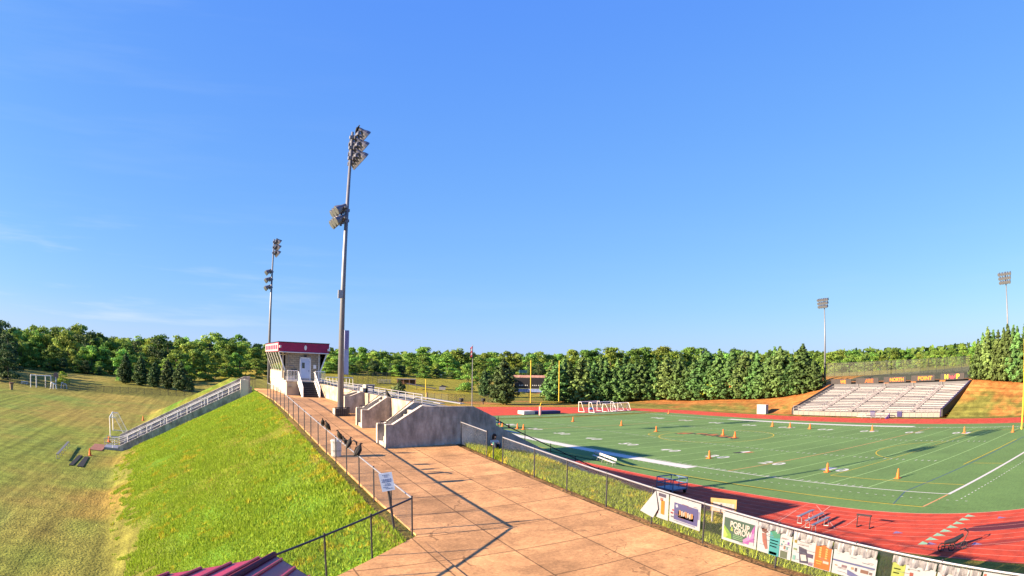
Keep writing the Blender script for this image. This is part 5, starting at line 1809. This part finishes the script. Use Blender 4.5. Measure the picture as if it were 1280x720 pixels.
def make_cone():
    t = thing('traffic_cone', 'x', 'cone', (0, 0, 0), 'orange cones on the fields')
    MB().box(-.32, .32, -.32, .32, .0, .05).build('base', orange_p, t, local=True)
    MB().lathe((0, 0, 0), [(.25, .05), (.21, .14), (.075, 1.0), (.06, 1.02)], 14).build('cone_body', orange_p, t, local=True)
    return t


c0_ = make_cone()
for k, ((x, y), lab) in enumerate(cone_locs):
    o = c0_ if k == 0 else dup(c0_)
    z = .012 if x > -20 else gz(x, y)-.03
    o.location = (x, y, z); o['label'] = lab; o.scale = (.9, .9, .9)
    if k in (16, 17, 18, 19, 20, 21, 22): o.scale = (.8, .8, .75)

# --- goalposts
gy_m = mat('yellow post paint', (.62, .42, .04), rough=.4, var=.05)
pad_m = mat('faded red post pad', (.52, .25, .28), rough=.6, var=.15)
def goalpost(label, yb, sgn, ztop, cx=24.38):
    t = thing('goalpost', label, 'goalpost', (cx, yb+sgn*2.0, 0), 'football goalposts')
    yc = yb
    MB().loft([(cx, yb+sgn*2.0, 0), (cx, yb+sgn*2.0, 2.2), (cx, yb+sgn*1.7, 2.75), (cx, yb+sgn*.9, 3.0), (cx, yc, 3.05)], [.09]*5, n=10).build('gooseneck', gy_m, t)
    MB().lathe((cx, yb+sgn*2.0, 0), [(.26, .02), (.28, .1), (.28, 1.95), (.2, 2.0)], 12).build('post_pad', pad_m, t)
    MB().tube((cx-3.6, yc, 3.05), (cx+3.6, yc, 3.05), .12).build('crossbar', gy_m, t)
    for X in (cx-3.55, cx+3.55):
        MB().tube((X, yc, 3.05), (X, yc, ztop), .09).build('upright', gy_m, t)
    return t


goalpost('yellow goalpost standing at the far end of the field before the scoreboard', FL-.1, 1, 12.2)
goalpost('yellow goalpost at the near end of the field, cut by the right edge', -.40, -1, 12.2, cx=22.95)

# --- scoreboard
digit_m = mat('pale digits', (.5, .52, .55), var=.1)
s0 = g_hit(646, 496); Dsb = dist_of(s0)-2
A_ = at_d(643, 480, Dsb); B_ = at_d(680, 480, Dsb)
ux = unit(np.array([B_[0]-A_[0], B_[1]-A_[1], 0])); nb_ = np.array([-ux[1], ux[0], 0.])
sb_ = thing('scoreboard', 'dark scoreboard on legs beyond the far goalpost, with blue strip along its foot', 'scoreboard', ((A_[0]+B_[0])/2, (A_[1]+B_[1])/2, gz((A_[0]+B_[0])/2, (A_[1]+B_[1])/2)))
zz0 = lambda py: float(at_d(660, py, Dsb)[2])
Wd = float(np.linalg.norm((B_-A_)[:2]))
MB().obox((A_[0], A_[1], zz0(485.5)), ux*Wd, nb_*.4, (0, 0, zz0(472.5)-zz0(485.5))).build('display_panel', black_m, sb_)
MB().obox((A_[0], A_[1], zz0(490)), ux*Wd, nb_*.4, (0, 0, zz0(486)-zz0(490))).build('blue_strip', mat('blue sponsor strip', (.20, .26, .50), var=.3, scale=2), sb_)
MB().obox(tuple(np.array([A_[0], A_[1], zz0(472)])-ux*.3), ux*(Wd+.6), nb_*.4, (0, 0, zz0(469)-zz0(472))).build('top_strip', mat('faded orange strip', (.42, .24, .22), var=.4, scale=1.5), sb_)
for k, u in enumerate((.16, .22, .27, .36, .42, .60, .66, .72, .80, .86)):
    q = np.array([A_[0], A_[1], zz0(482.3)])+ux*Wd*u-nb_*.02
    MB().poly([q, q+ux*.28, q+ux*.28+np.array([0, 0, .35]), q+np.array([0, 0, .35])]).build('digit', digit_m, sb_)
for u in (.12, .5, .88):
    q = np.array([A_[0], A_[1], 0])+ux*Wd*u+nb_*.15
    MB().tube((q[0], q[1], sb_.location[2]-.5), (q[0], q[1], zz0(469)), .14).build('leg', dark_steel, sb_)
gs_ = at_d(654, 465, Dsb+14)
rs_ = thing('rear_sign', 'small teal sign board sticking up behind the scoreboard', 'sign', (gs_[0], gs_[1], gz(gs_[0], gs_[1])))
MB().obox((gs_[0]-1.6, gs_[1], gs_[2]-.3), (3.2, 0, 0), (0, .15, 0), (0, 0, 1.0)).build('board', mat('teal board', (.08, .22, .22), var=.2), rs_)
for dx in (-1.3, 1.3):
    MB().tube((gs_[0]+dx, gs_[1]+.2, gz(gs_[0], gs_[1])-.2), (gs_[0]+dx, gs_[1]+.2, gs_[2]), .08).build('leg', dark_steel, rs_)

# --- flagpole
q = at_d(590, 506, 186); zg = gz(q[0], q[1])
fp = thing('flagpole', 'pale flagpole with a limp red striped flag behind the grandstand wall', 'flagpole', (q[0], q[1], zg))
zt_ = at_d(590.3, 431, 186)[2]
MB().loft([(q[0], q[1], zg-.2), (q[0], q[1], zt_)], [.12, .07], n=8).build('pole', pole_m, fp)
fl = thing('flag', 'limp red and white striped flag hanging from the flagpole', 'flag', (q[0]-.3, q[1], zt_-2))
for k in range(5):
    m_ = MB()
    zz_ = zt_-.3-k*.55
    for j in range(4):
        xa, xb = q[0]-.1-.14*j, q[0]-.1-.14*(j+1)
        m_.prism([(xa, q[1]-.1*math.sin(j*1.5), zz_-.15*j), (xb, q[1]-.1*math.sin((j+1)*1.5), zz_-.15*(j+1)), (xb, q[1]-.1*math.sin((j+1)*1.5), zz_-.5-.15*(j+1)), (xa, q[1]-.1*math.sin(j*1.5), zz_-.5-.15*j)], (0, .02, 0))
    m_.build('stripe', mat('flag red', (.42, .05, .07), var=.1) if k % 2 == 0 else mat('flag white', (.5, .48, .5), var=.05), fl)

# --- portable soccer goals by the far bend
net_m = mesh_mat('white net', (.5, .5, .52), .16)
def soccer_goal(name, label, x, y, z, rot, w_=6.4, h_=2.3, d_=1.9, group=None, slant=True):
    t = thing(name, label, 'soccer goal', (x, y, z), group, rot)
    r_ = .075
    MB().path([(-w_/2, 0, 0), (-w_/2, 0, h_), (w_/2, 0, h_), (w_/2, 0, 0)], r_, n=8).build('goal_frame', white_p, t, local=True)
    for s_ in (-1, 1):
        MB().path([(s_*w_/2, 0, .05), (s_*w_/2, d_, .05), (s_*w_/2, .8, h_-.03), (s_*w_/2, 0, h_-.03)], .05, n=6).build('side_frame', white_p, t, local=True)
    MB().tube((-w_/2, d_, .05), (w_/2, d_, .05), .05).build('back_bar', white_p, t, local=True)
    m_ = MB()
    m_.poly([(-w_/2, d_, .05), (w_/2, d_, .05), (w_/2, .8, h_-.03), (-w_/2, .8, h_-.03)])
    m_.poly([(-w_/2, .8, h_-.03), (w_/2, .8, h_-.03), (w_/2, 0, h_), (-w_/2, 0, h_)])
    m_.build('net', net_m, t, local=True, uv=[(0, 0), (w_, 0), (w_, 2), (0, 2)]*2)
    return t


for k, (px, py, rot, w_, lab) in enumerate(((735, 514, R(193), 6.4, 'leftmost white portable goal, its slanting side frame in profile'), (750, 514.8, R(188), 7.0, 'middle white portable goal with blue base at the far bend'), (763, 513.8, R(200), 6.4, 'right-hand white portable goal stacked behind the others'), (775, 513, R(172), 4.0, 'smallest white goal at the right end of the cluster'))):
    q = at_z(px, py, 0)
    soccer_goal('soccer_goal', lab, q[0], q[1], 0.0, rot, w_=w_, h_=2.4 if k < 2 else 1.9, group='portable goals at the far bend')
q = at_z(739, 512.5, 0)
bt = thing('tarp_bundle', 'small bright blue tarpaulin bundle at the foot of the portable goals', 'tarp', (q[0], q[1], 0))
MB().ball((q[0], q[1], .3), (.9, .5, .35), 10, 6).build('bundle', mat('blue tarp', (.04, .16, .42), var=.3), bt, smooth=True)

# --- jump mat, box, benches, barrel
q = at_z(652, 518, 0)
jm = thing('high_jump_mat', 'high jump landing mat, white at its left end and navy beyond, on the red apron', 'mat', (q[0]+3, q[1], 0))
MB().box(q[0]-.2, q[0]+2.6, q[1]-1.5, q[1]+1.5, .06, .82).build('white_section', mat('white mat cover', (.48, .47, .47), var=.1), jm)
MB().box(q[0]+2.61, q[0]+9.3, q[1]-1.4, q[1]+1.4, .06, .72).build('navy_section', mat('navy mat cover', (.05, .045, .13), var=.2), jm)
A_, B_ = at_z(946, 517, 0), at_z(957, 517.5, 0)
q = A_
wb_ = thing('white_box', 'white utility box standing on the grass beyond the far straight', 'box', ((A_[0]+B_[0])/2, (A_[1]+B_[1])/2, 0))
ht = at_d(950, 505.5, dist_of(A_))[2]
dd = unit(np.array([B_[0]-A_[0], B_[1]-A_[1], 0])); wdt = float(np.linalg.norm((B_-A_)[:2])); nn2 = np.array([-dd[1], dd[0], 0.])
MB().obox((A_[0], A_[1], -.05), dd*wdt, nn2*.9, (0, 0, ht)).build('cabinet', mat('white cabinet', (.33, .32, .33), var=.12), wb_)
MB().obox(tuple(np.array([A_[0], A_[1], ht*.98-.05])-dd*.06-nn2*.06), dd*(wdt+.12), nn2*1.0, (0, 0, .08)).build('lid', mat('white lid', (.36, .35, .36), var=.12), wb_)
MB().obox(tuple(np.array([A_[0], A_[1], .9])+dd*wdt*.35-nn2*.012), dd*.12, nn2*.01, (0, 0, .3)).build('latch', dark_steel, wb_)
q = at_z(1057, 518.5, 0)
bb = thing('barrel', 'blue plastic barrel standing before the far bleachers', 'barrel', (q[0], q[1], 0))
blu = mat('blue plastic', (.02, .16, .42), var=.1)
MB().lathe((q[0], q[1], 0), [(.34, 0), (.40, .25), (.40, .9), (.34, 1.15)], 14).build('barrel_body', blu, bb)
MB().lathe((q[0], q[1], 0), [(.36, 1.151), (.36, 1.2)], 14).build('lid', blu, bb)


def long_bench(name, label, x, y, L_, rot, back=True, seat_m=alu, group=None, z=0.0, hh=.45):
    t = thing(name, label, 'bench', (x, y, z), group, rot)
    MB().box(-.15, .15, -L_/2, L_/2, hh-.04, hh).build('seat', seat_m, t, local=True)
    if back:
        MB().box(-.22, -.18, -L_/2, L_/2, hh+.2, hh+.45).build('backrest', seat_m, t, local=True)
    n_ = max(2, int(L_/1.8)+1)
    for k in range(n_):
        yq = -L_/2+.3+(L_-.6)*k/(n_-1)
        m_ = MB().tube((-.2, yq, 0), (-.12, yq, hh-.04), .025).tube((.18, yq, 0), (.1, yq, hh-.04), .025).tube((-.2, yq, .03), (.18, yq, .03), .02)
        if back: m_.tube((-.14, yq, hh-.06), (-.2, yq, hh+.4), .025)
        m_.build('leg', galv, t, local=True)
    return t


wbm = mat('white bench plank', (.50, .49, .50), var=.08)
long_bench('team_bench', 'white team bench with backrest at the edge of the near white band', -6.15, 41.3, 7.4, R(165.4), True, wbm, 'team benches', z=.01)
sbn = thing('small_bleacher', 'low three-row bench stand on the far straight, white with purple end', 'bench', (62.4, 49.5, 0))
for k in range(3):
    MB().box(61.5+.6*k, 61.85+.6*k, 45.6, 53.0, .35+.32*k, .40+.32*k).build('seat_row', mat('pale plank', (.42, .40, .42), var=.1), sbn)
    MB().box(61.55+.6*k, 61.8+.6*k, 45.6, 45.75, .02, .34+.32*k).build('end_panel', purple_m, sbn)
for yq in (47, 49.3, 51.6):
    MB().path([(61.5, yq, .01), (61.5, yq, .35), (63.1, yq, 1.0), (63.1, yq, .01)], .04).build('leg', galv, sbn)
# practice-field bench and two thin flat black sheets standing in for probable bench shadows
A_, B_ = at_z(72, 574, 0), at_z(86, 557.5, 0)
mid = (A_+B_)/2
long_bench('plank_bench', 'long single-plank bench alone on the practice field', mid[0], mid[1], float(np.linalg.norm(B_-A_)), math.atan2(B_[1]-A_[1], B_[0]-A_[0])-math.pi/2, False, mat('grey plank', (.10, .11, .13), var=.15), None, z=0.0, hh=.5)
for k, (c4, lab) in enumerate(((((98.2, 568.8), (103.0, 569.5), (91.5, 581.5), (86, 581)), 'left, narrower black sheet standing in for likely bench shadow on the practice field'), (((106, 570.5), (111.5, 570.8), (104, 583.5), (96, 582.5)), 'right, wider black sheet standing in for likely bench shadow, by the cone'))):
    P4 = [at_z(*q, .03) for q in c4]
    t = thing('shadow_sheet', lab, 'mat', ((P4[0][0]+P4[2][0])/2, (P4[0][1]+P4[2][1])/2, 0), 'black shadow sheets on the practice field')
    MB().prism([(p_[0], p_[1], -.02) for p_ in P4][::-1], (0, 0, .06)).build('flat_sheet', mat('flat black', (.012, .012, .014), var=.2), t)
q = at_z(136, 543, 0)
soccer_goal('soccer_goal', 'white soccer goal seen edge-on on the practice field near the bank stairway', q[0]+.3, q[1]+1.2, 0, R(-86), w_=7.3, h_=2.5, d_=2.2)

# --- far-left practice gear
for px0, px1, lab, hh in ((38.5, 57, 'white box-like goal frame far off on the practice field', 3.1),):
    A_, B_ = at_z(px0, 485, 0), at_z(px1, 485.5, 0)
    t = thing('practice_frame', lab, 'goal frame', (A_[0], A_[1], 0))
    for P_ in (A_, B_):
        MB().path([(P_[0], P_[1], 0), (P_[0], P_[1], hh), (P_[0]+1.2, P_[1]+2.0, hh), (P_[0]+1.2, P_[1]+2.0, 0)], .14).build('side_frame', white_p, t)
    MB().path([(A_[0], A_[1], hh), (B_[0], B_[1], hh)], .12).build('crossbar', white_p, t)
for k, (px, lab) in enumerate(((65.5, 'left one of two white sawhorse frames before the lime bush'), (78.5, 'right one of two white sawhorse frames before the lime bush'))):
    q = at_z(px, 487, 0)
    t = thing('sawhorse', lab, 'sawhorse', (q[0], q[1], 0), 'white sawhorses on the practice field')
    MB().path([(q[0]-.6, q[1], 0), (q[0]-.3, q[1], 1.7), (q[0]+.9, q[1]+.6, 1.3), (q[0]+1.1, q[1]+.8, 0)], .16).build('near_frame', white_p, t)
    MB().path([(q[0]+.4, q[1]-.5, 0), (q[0]+.4, q[1]-.3, 1.5)], .12).build('leg', white_p, t)
q = at_z(70, 486, 0)
t = thing('target_board', 'brown round-topped target on a white post between the sawhorses', 'target', (q[0], q[1], 0))
MB().tube((q[0], q[1], 0), (q[0], q[1], 2.9), .14).build('post', white_p, t)
MB().loft([(q[0], q[1]-.1, 3.3), (q[0], q[1]+.2, 3.3)], [.75, .75], n=14).build('disc', mat('brown disc', (.22, .14, .12), var=.3, scale=3), t)
q = at_z(14.5, 487, 0)
t = thing('barrel', 'brown tapering barrel on the practice field under the dark trees', 'barrel', (q[0], q[1], 0))
MB().lathe((q[0], q[1], -.05), [(.42, 0), (.55, 1.2), (.62, 1.4)], 14).build('barrel_body', mat('tan barrel', (.28, .19, .12), var=.2), t)
MB().lathe((q[0], q[1], -.05), [(.66, 1.402), (.66, 1.6)], 14).build('rim', mat('brown rim', (.14, .07, .05), var=.2), t)
q = at_z(31, 481.5, 0)
t = thing('picnic_table', 'small white picnic table at the shaded edge of the practice field', 'table', (q[0], q[1], 0))
MB().box(q[0]-1.1, q[0]+1.1, q[1]-.5, q[1]+.5, .85, .95).build('tabletop', white_p, t)
for s_ in (-1, 1):
    MB().box(q[0]-1.1, q[0]+1.1, q[1]+s_*.9-.15, q[1]+s_*.9+.15, .5, .56).build('seat', white_p, t)
    MB().path([(q[0]+s_*.8, q[1]-.9, 0), (q[0]+s_*.8, q[1]-.3, .85), (q[0]+s_*.8, q[1]+.3, .85), (q[0]+s_*.8, q[1]+.9, 0)], .06).build('leg', white_p, t)
ff = [at_z(a, b_, 0) for a, b_ in ((2, 480), (70, 487), (130, 491), (190, 493), (250, 495))]
ffp = [(float(a[0]), float(a[1])) for a in ff]
def fposts(pl, n_):
    out = []
    for (x0, y0), (x1, y1) in zip(pl[:-1], pl[1:]):
        for k in range(n_): out.append((x0+(x1-x0)*k/n_, y0+(y1-y0)*k/n_))
    return out
gzf = lambda x, y: gz(x, y)-.05
fence('field_fence', 'low dark chain-link fence along the far edge of the practice field', ffp, gzf, 1.5, fposts(ffp, 6), link_far, dark_steel, dark_steel, pr=.05, rr=.04)

# --- ball-field clutter behind the grandstand
def hitbox(name, label, cat, px0, px1, ptop, pbot, depth, m, part, extra=None):
    q = g_hit((px0+px1)/2, pbot); D = dist_of(q)
    a, b_ = at_d(px0, pbot, D), at_d(px1, pbot, D)
    zt = at_d((px0+px1)/2, ptop, D)[2]
    d_ = np.array([b_[0]-a[0], b_[1]-a[1], 0]); w_ = np.linalg.norm(d_); d_ /= w_; n_ = np.array([-d_[1], d_[0], 0.])
    zb = gz(q[0], q[1])-.15
    t = thing(name, label, cat, ((a[0]+b_[0])/2, (a[1]+b_[1])/2, zb))
    return t, a, d_, w_, n_, zb, zt


navy_m = mat('dark blue steel', (.035, .045, .09), var=.2)
t, a, d_, w_, n_, zb, zt = hitbox('storage_container', 'dark blue flat-topped storage container behind the grandstand rail', 'container', 441, 468, 481.5, 491, 3, navy_m, 'body')
MB().obox((a[0], a[1], zb), d_*w_, n_*3, (0, 0, zt-zb)).build('container_body', navy_m, t)
MB().obox(tuple(np.array([a[0], a[1], zt+.003])-d_*.15), d_*(w_+.3), n_*3.2, (0, 0, .22)).build('roof', mat('pale container roof', (.16, .17, .24), var=.1), t)
for k in range(5):
    MB().obox(tuple(np.array([a[0], a[1], zb+.2])+d_*w_*(.1+.19*k)-n_*.06), d_*.12, n_*.05, (0, 0, zt-zb-.4)).build('rib', navy_m, t)
t, a, d_, w_, n_, zb, zt = hitbox('spectator_stand', 'small white spectator stand on the ball-field rise', 'bleachers', 472, 489, 475.5, 479.8, 3, white_p, 'seat')
for k in range(4):
    MB().obox(tuple(np.array([a[0], a[1], zb+.45+.4*k])+n_*.7*k), d_*w_, n_*.35, (0, 0, .08)).build('seat_row', wbm, t)
for k in range(3):
    MB().obox(tuple(np.array([a[0], a[1], zb])+d_*w_*(.1+.38*k)), d_*.12, n_*2.4, (0, 0, 1.4)).build('leg', galv, t)
t, a, d_, w_, n_, zb, zt = hitbox('dugout', 'dark-roofed dugout with a brown post in the ball-field rise', 'dugout', 496, 520, 473.5, 481, 4, black_m, 'roof')
MB().obox((a[0], a[1], zt-.3), d_*w_, n_*3.5, (0, 0, .3)).build('roof', mat('grey dugout roof', (.17, .16, .19), var=.2), t)
MB().obox(tuple(np.array([a[0], a[1], zb])+n_*3.2), d_*w_, n_*.2, (0, 0, zt-zb-.31)).build('back_wall', mat('brown dugout wall', (.14, .08, .06), var=.2), t)
for k in range(4):
    q = np.array([a[0], a[1], zb])+d_*(w_*.03+w_*.94*k/3)
    MB().tube(tuple(q), (q[0], q[1], zt-.3), .1).build('post', mat('brown post', (.18, .09, .06), var=.1), t)
t, a, d_, w_, n_, zb, zt = hitbox('sunken_dugout', 'long low grey dugout roof cut into the ball-field rise', 'dugout', 508, 545, 482.5, 487.5, 3, black_m, 'roof')
MB().prism([(a+d_*0)*[1, 1, 0]+[0, 0, zt+.9], (a+d_*w_)*[1, 1, 0]+[0, 0, zt-.7], (a+d_*w_)*[1, 1, 0]+[0, 0, zt-1.0], a*[1, 1, 0]+[0, 0, zt+.6]], n_*2.5).build('roof', mat('dark grey roof', (.10, .095, .11), var=.2), t)
for k in range(4):
    q = np.array([a[0], a[1], zb])+d_*(w_*.05+w_*.9*k/3)
    MB().tube(tuple(q), (q[0], q[1], zt+.6-1.6*k/3), .09).build('post', dark_steel, t)
t, a, d_, w_, n_, zb, zt = hitbox('equipment_shed', 'tiny black-roofed shed right of the yellow foul pole', 'shed', 549, 562, 482.5, 487.5, 3, black_m, 'roof')
MB().obox((a[0], a[1], zb), d_*w_*.6, n_*2, (0, 0, zt-zb-.3)).build('shed_wall', mat('grey shed wall', (.25, .25, .27), var=.1), t)
MB().prism([a*[1, 1, 0]+[0, 0, zt-.3], (a+d_*w_)*[1, 1, 0]+[0, 0, zt-.5], (a+d_*w_*.3)*[1, 1, 0]+[0, 0, zt+.3]], n_*2.3).build('roof', black_m, t)
t, a, d_, w_, n_, zb, zt = hitbox('portable_toilet', 'blue portable toilet before the wood edge', 'toilet', 549, 557, 466, 472, 1.5, black_m, 'roof')
MB().obox((a[0], a[1], zb), d_*w_*.45, n_*1.4, (0, 0, zt-zb)).build('cabin', mat('blue cabin', (.10, .22, .40), var=.1), t)
MB().obox(tuple(np.array([a[0], a[1], zt+.003])-d_*.1), d_*w_*1.0, n_*1.6, (0, 0, .35)).build('roof', mat('pale cabin roof', (.36, .40, .44), var=.1), t)
q = g_hit(532, 499.5); D = dist_of(q)
t = thing('foul_pole', 'yellow foul pole standing on the ball field beyond the stair walls', 'pole', (q[0], q[1], gz(q[0], q[1])))
MB().tube((q[0], q[1], gz(q[0], q[1])-.2), (q[0], q[1], at_d(532, 474, D)[2]), .13).build('pole', gy_m, t)
MB().loft([(q[0]+.35, q[1], gz(q[0], q[1])), (q[0]+.35, q[1], gz(q[0], q[1])+1.6), (q[0]+.3, q[1], gz(q[0], q[1])+2.3)], [.5, .45, .2], n=10).build('straw_bale', mat('straw', (.35, .24, .10), var=.3, scale=5), t)
for k, (px, lab) in enumerate(((576.5, 'left one of two small dark drums on stands before the track bend'), (604, 'right one of two small dark drums on stands before the track bend'))):
    q = g_hit(px, 505.5)
    z = gz(q[0], q[1])
    t = thing('drum_on_stand', lab, 'drum', (q[0], q[1], z), 'dark drums before the bend')
    MB().lathe((q[0], q[1], z), [(.5, .8), (.62, 1.0), (.62, 1.6), (.5, 1.7)], 12).build('drum_body', black_m, t)
    MB().tube((q[0], q[1], z-.1), (q[0], q[1], z+.82), .12).build('stand', dark_steel, t)
bf = [g_hit(a, b_) for a, b_ in ((510, 499), (560, 502), (620, 503))]
bfp = [(float(a[0]), float(a[1])) for a in bf]
fence('outfield_fence', 'dark outfield fence below the ball-field rise', bfp, gzf, 2.2, fposts(bfp, 6), link_far, dark_steel, dark_steel, pr=.05, rr=.04)
bf = [g_hit(a, b_) for a, b_ in ((428, 480.5), (460, 479.5), (489, 478.5))]
bfp = [(float(a[0]), float(a[1])) for a in bf]
fence('backstop_fence', 'taller dark fence left of the small white stand on the ball field', bfp, gzf, 4.0, fposts(bfp, 5), link_far, dark_steel, dark_steel, pr=.07, rr=.06)

# --- things along the near straight, seen over the banners
q = at_z(838, 620, 0)
hc = thing('hurdle_cart', 'blue-grey tubular equipment cart on the near straight behind the first banner', 'cart', (-12.0, 22.0, 0))
cart_m = mat('blue grey tube', (.10, .15, .24), rough=.4, var=.1)
MB().box(-12.8, -11.2, 20.9, 23.1, .35, .45).build('deck', cart_m, hc)
for zq in (.9, 1.35):
    MB().path([(-12.8, 20.9, zq), (-11.2, 20.9, zq), (-11.2, 23.1, zq), (-12.8, 23.1, zq), (-12.8, 20.9, zq)], .05).build('rail', cart_m, hc)
for X in (-12.8, -11.2):
    for Yq in (20.9, 22, 23.1):
        MB().tube((X, Yq, .3), (X, Yq, 1.4), .045).build('post', cart_m, hc)
    for Yq in (21.2, 22.8):
        MB().tube((X-.05, Yq, .2), (X+.05, Yq, .2), .2, n=12).build('wheel', black_m, hc)
A_, B_ = at_x(888.5, 622, -32.0), at_x(921, 625, -32.0)
A2, B2 = at_x(888.5, 638, -32.0), at_x(920, 644, -32.0)
ab = thing('display_board', 'white and orange printed board standing on the grass just behind the banner fence', 'board', (-32.0, (A_[1]+B_[1])/2, gz(-32, A_[1])))
MB().prism([A_, B_, B2, A2], (.05, 0, 0)).build('board', mat('cream board', (.26, .16, .07), var=.2), ab)
def bb_(u, v): return A_*(1-u)*(1-v)+B_*u*(1-v)+B2*u*v+A2*(1-u)*v-np.array([.006, 0, 0])
MB().poly([bb_(.10, .28), bb_(.93, .30), bb_(.93, .95), bb_(.05, .95)]).build('printed_panel', mat('pink white panel', (.22, .19, .20), var=.25, scale=6), ab)
MB().poly([bb_(.3, .62), bb_(.85, .66), bb_(.85, .76), bb_(.3, .72)]).xform(Matrix.Translation((-.006, 0, 0))).build('printed_strip', mat('faded red strip', (.20, .07, .07), var=.3, scale=9), ab)
for P_ in (A2, B2):
    f = np.array([-31.97, P_[1]*.9+(A2[1]+B2[1])*.05, 0])
    MB().tube((f[0], f[1], gz(f[0], f[1])-.2), (f[0], f[1], P_[2]+.1), .04).build('leg', galv, ab)
for k, (x, y, L_, lab) in enumerate(((-12.9, 5.9, 2.4, 'farthest of three small aluminium benches on the near straight'), (-13.5, 4.6, 2.6, 'middle of three small aluminium benches on the near straight'), (-14.3, 3.4, 2.6, 'nearest of three small aluminium benches on the near straight'))):
    long_bench('small_bench', lab, x, y, L_, R(-78), False, mat('bench slate', (.14, .16, .22), var=.1), 'small benches on the near straight', hh=.6)
hd = thing('hurdle', 'dark hurdle standing on the red lanes right of the small benches', 'hurdle', (-12.6, .8, 0))
MB().box(-12.65, -12.55, .2, 1.5, .85, .95).build('crossbar', black_m, hd)
for Yq in (.3, 1.4):
    MB().path([(-12.6, Yq, .95), (-12.6, Yq, .03), (-12.0, Yq, .03)], .035).build('leg', black_m, hd)
ct = thing('push_cart', 'black two-wheeled push cart with curved handle on the red lanes', 'cart', (-15.0, -8.0, 0))
MB().path([(-15.6, -7.4, .35), (-15.0, -8.0, .30), (-14.6, -8.5, .45), (-14.5, -8.7, 1.0), (-14.7, -8.5, 1.25), (-14.9, -8.2, 1.2)], .04).build('frame', black_m, ct)
MB().loft([(-15.5, -7.5, .55), (-15.0, -8.0, .60), (-14.6, -8.4, .85)], [.12, .19, .12], n=8).build('bucket', black_m, ct)
for x, y in ((-15.45, -7.3), (-15.2, -7.95), (-14.7, -8.6)):
    w_ = MB()
    pts_ = [(x+.24*math.cos(a)*.7, y+.24*math.cos(a)*-.7, .25+.24*math.sin(a)) for a in np.linspace(0, 2*math.pi, 15)]
    w_.path(pts_, .035)
    w_.tube((x-.17, y+.17, .25), (x+.17, y-.17, .25), .02, n=5).tube((x, y, .03), (x, y, .47), .02, n=5)
    w_.build('wheel', black_m, ct)

# ------------------------------------------------------------------ light
EL = 18.5
az = math.atan2(-1.0, 0.16)          # compass angle of the sun from +Y towards +X
w = bpy.data.worlds.new('World')
scene.world = w
w.use_nodes = True
nt = w.node_tree
bg = nt.nodes['Background']
sky = nt.nodes.new('ShaderNodeTexSky')
sky.sky_type = 'NISHITA'
sky.sun_disc = False
sky.sun_elevation = R(EL)
sky.sun_rotation = az % (2*math.pi)
sky.altitude = 50
sky.air_density = 1.0
sky.dust_density = 0.3
sky.ozone_density = 3.0
sc_ = nt.nodes.new('ShaderNodeSeparateColor'); nt.links.new(sky.outputs[0], sc_.inputs[0])
cc_ = nt.nodes.new('ShaderNodeCombineColor')
for k, (p_, a_) in enumerate(((0.74, 0.36), (0.56, 0.68), (0.08, 2.24))):     # a clear, deep blue sky: compress its range
    q_ = mth('MULTIPLY', mth('POWER', sc_.outputs[k], p_), a_)
    nt.links.new(q_, cc_.inputs[k])
# thin cirrus low in the sky
tc_ = nt.nodes.new('ShaderNodeTexCoord')
mp_ = nt.nodes.new('ShaderNodeMapping'); mp_.inputs['Scale'].default_value = (1.2, 1.2, 14); mp_.inputs['Rotation'].default_value = (0.10, 0.10, 0)
nt.links.new(tc_.outputs['Generated'], mp_.inputs[0])
nz_ = nt.nodes.new('ShaderNodeTexNoise'); nz_.inputs['Scale'].default_value = 2.2; nz_.inputs['Detail'].default_value = 7; nz_.inputs['Roughness'].default_value = .55
nt.links.new(mp_.outputs[0], nz_.inputs['Vector'])
sz_ = nt.nodes.new('ShaderNodeSeparateXYZ'); nt.links.new(tc_.outputs['Generated'], sz_.inputs[0])
def band(v, a, b_, c, d):
    r1 = nt.nodes.new('ShaderNodeMapRange'); r1.interpolation_type = 'SMOOTHSTEP'
    for k, q in zip(('From Min', 'From Max', 'To Min', 'To Max'), (a, b_, c, d)): r1.inputs[k].default_value = q
    nt.links.new(v, r1.inputs['Value']); return r1.outputs[0]
cf_ = mth('MULTIPLY', band(nz_.outputs['Fac'], .46, .72, 0, 1), mth('MULTIPLY', band(sz_.outputs[2], .02, .05, 0.3, 1), band(sz_.outputs[2], .10, .22, 1, 0.06)))
cf_ = mth('MULTIPLY', cf_, band(sz_.outputs[0], -.15, .32, 1, 0.06))
mxs = nt.nodes.new('ShaderNodeMix'); mxs.data_type = 'RGBA'
mxs.inputs['B'].default_value = (1.6, 2.02, 2.6, 1)
hz_ = mth('MULTIPLY', band(sz_.outputs[2], -.01, .085, .5, 0), band(sz_.outputs[0], -.25, .5, 1, .35))
nt.links.new(mth('MAXIMUM', mth('MULTIPLY', cf_, 0.95), hz_), mxs.inputs['Factor']); nt.links.new(cc_.outputs[0], mxs.inputs['A'])
nt.links.new(mxs.outputs['Result'], bg.inputs['Color'])
bg.inputs['Strength'].default_value = 0.10
sd = bpy.data.lights.new('sun', 'SUN')
sd.energy = 5.0
sd.angle = R(0.5)
sd.color = (1.0, 0.77, 0.52)
so = bpy.data.objects.new('sun', sd)
col.objects.link(so)
sv = Vector((math.sin(az)*math.cos(R(EL)), math.cos(az)*math.cos(R(EL)), math.sin(R(EL))))
so.rotation_euler = sv.to_track_quat('Z', 'Y').to_euler()
so.location = (-60, 10, 60)
vs = scene.view_settings
vs.view_transform = 'Standard'
vs.look = 'None'
vs.exposure = 2.0
vs.gamma = 1.0
vs.use_curve_mapping = False
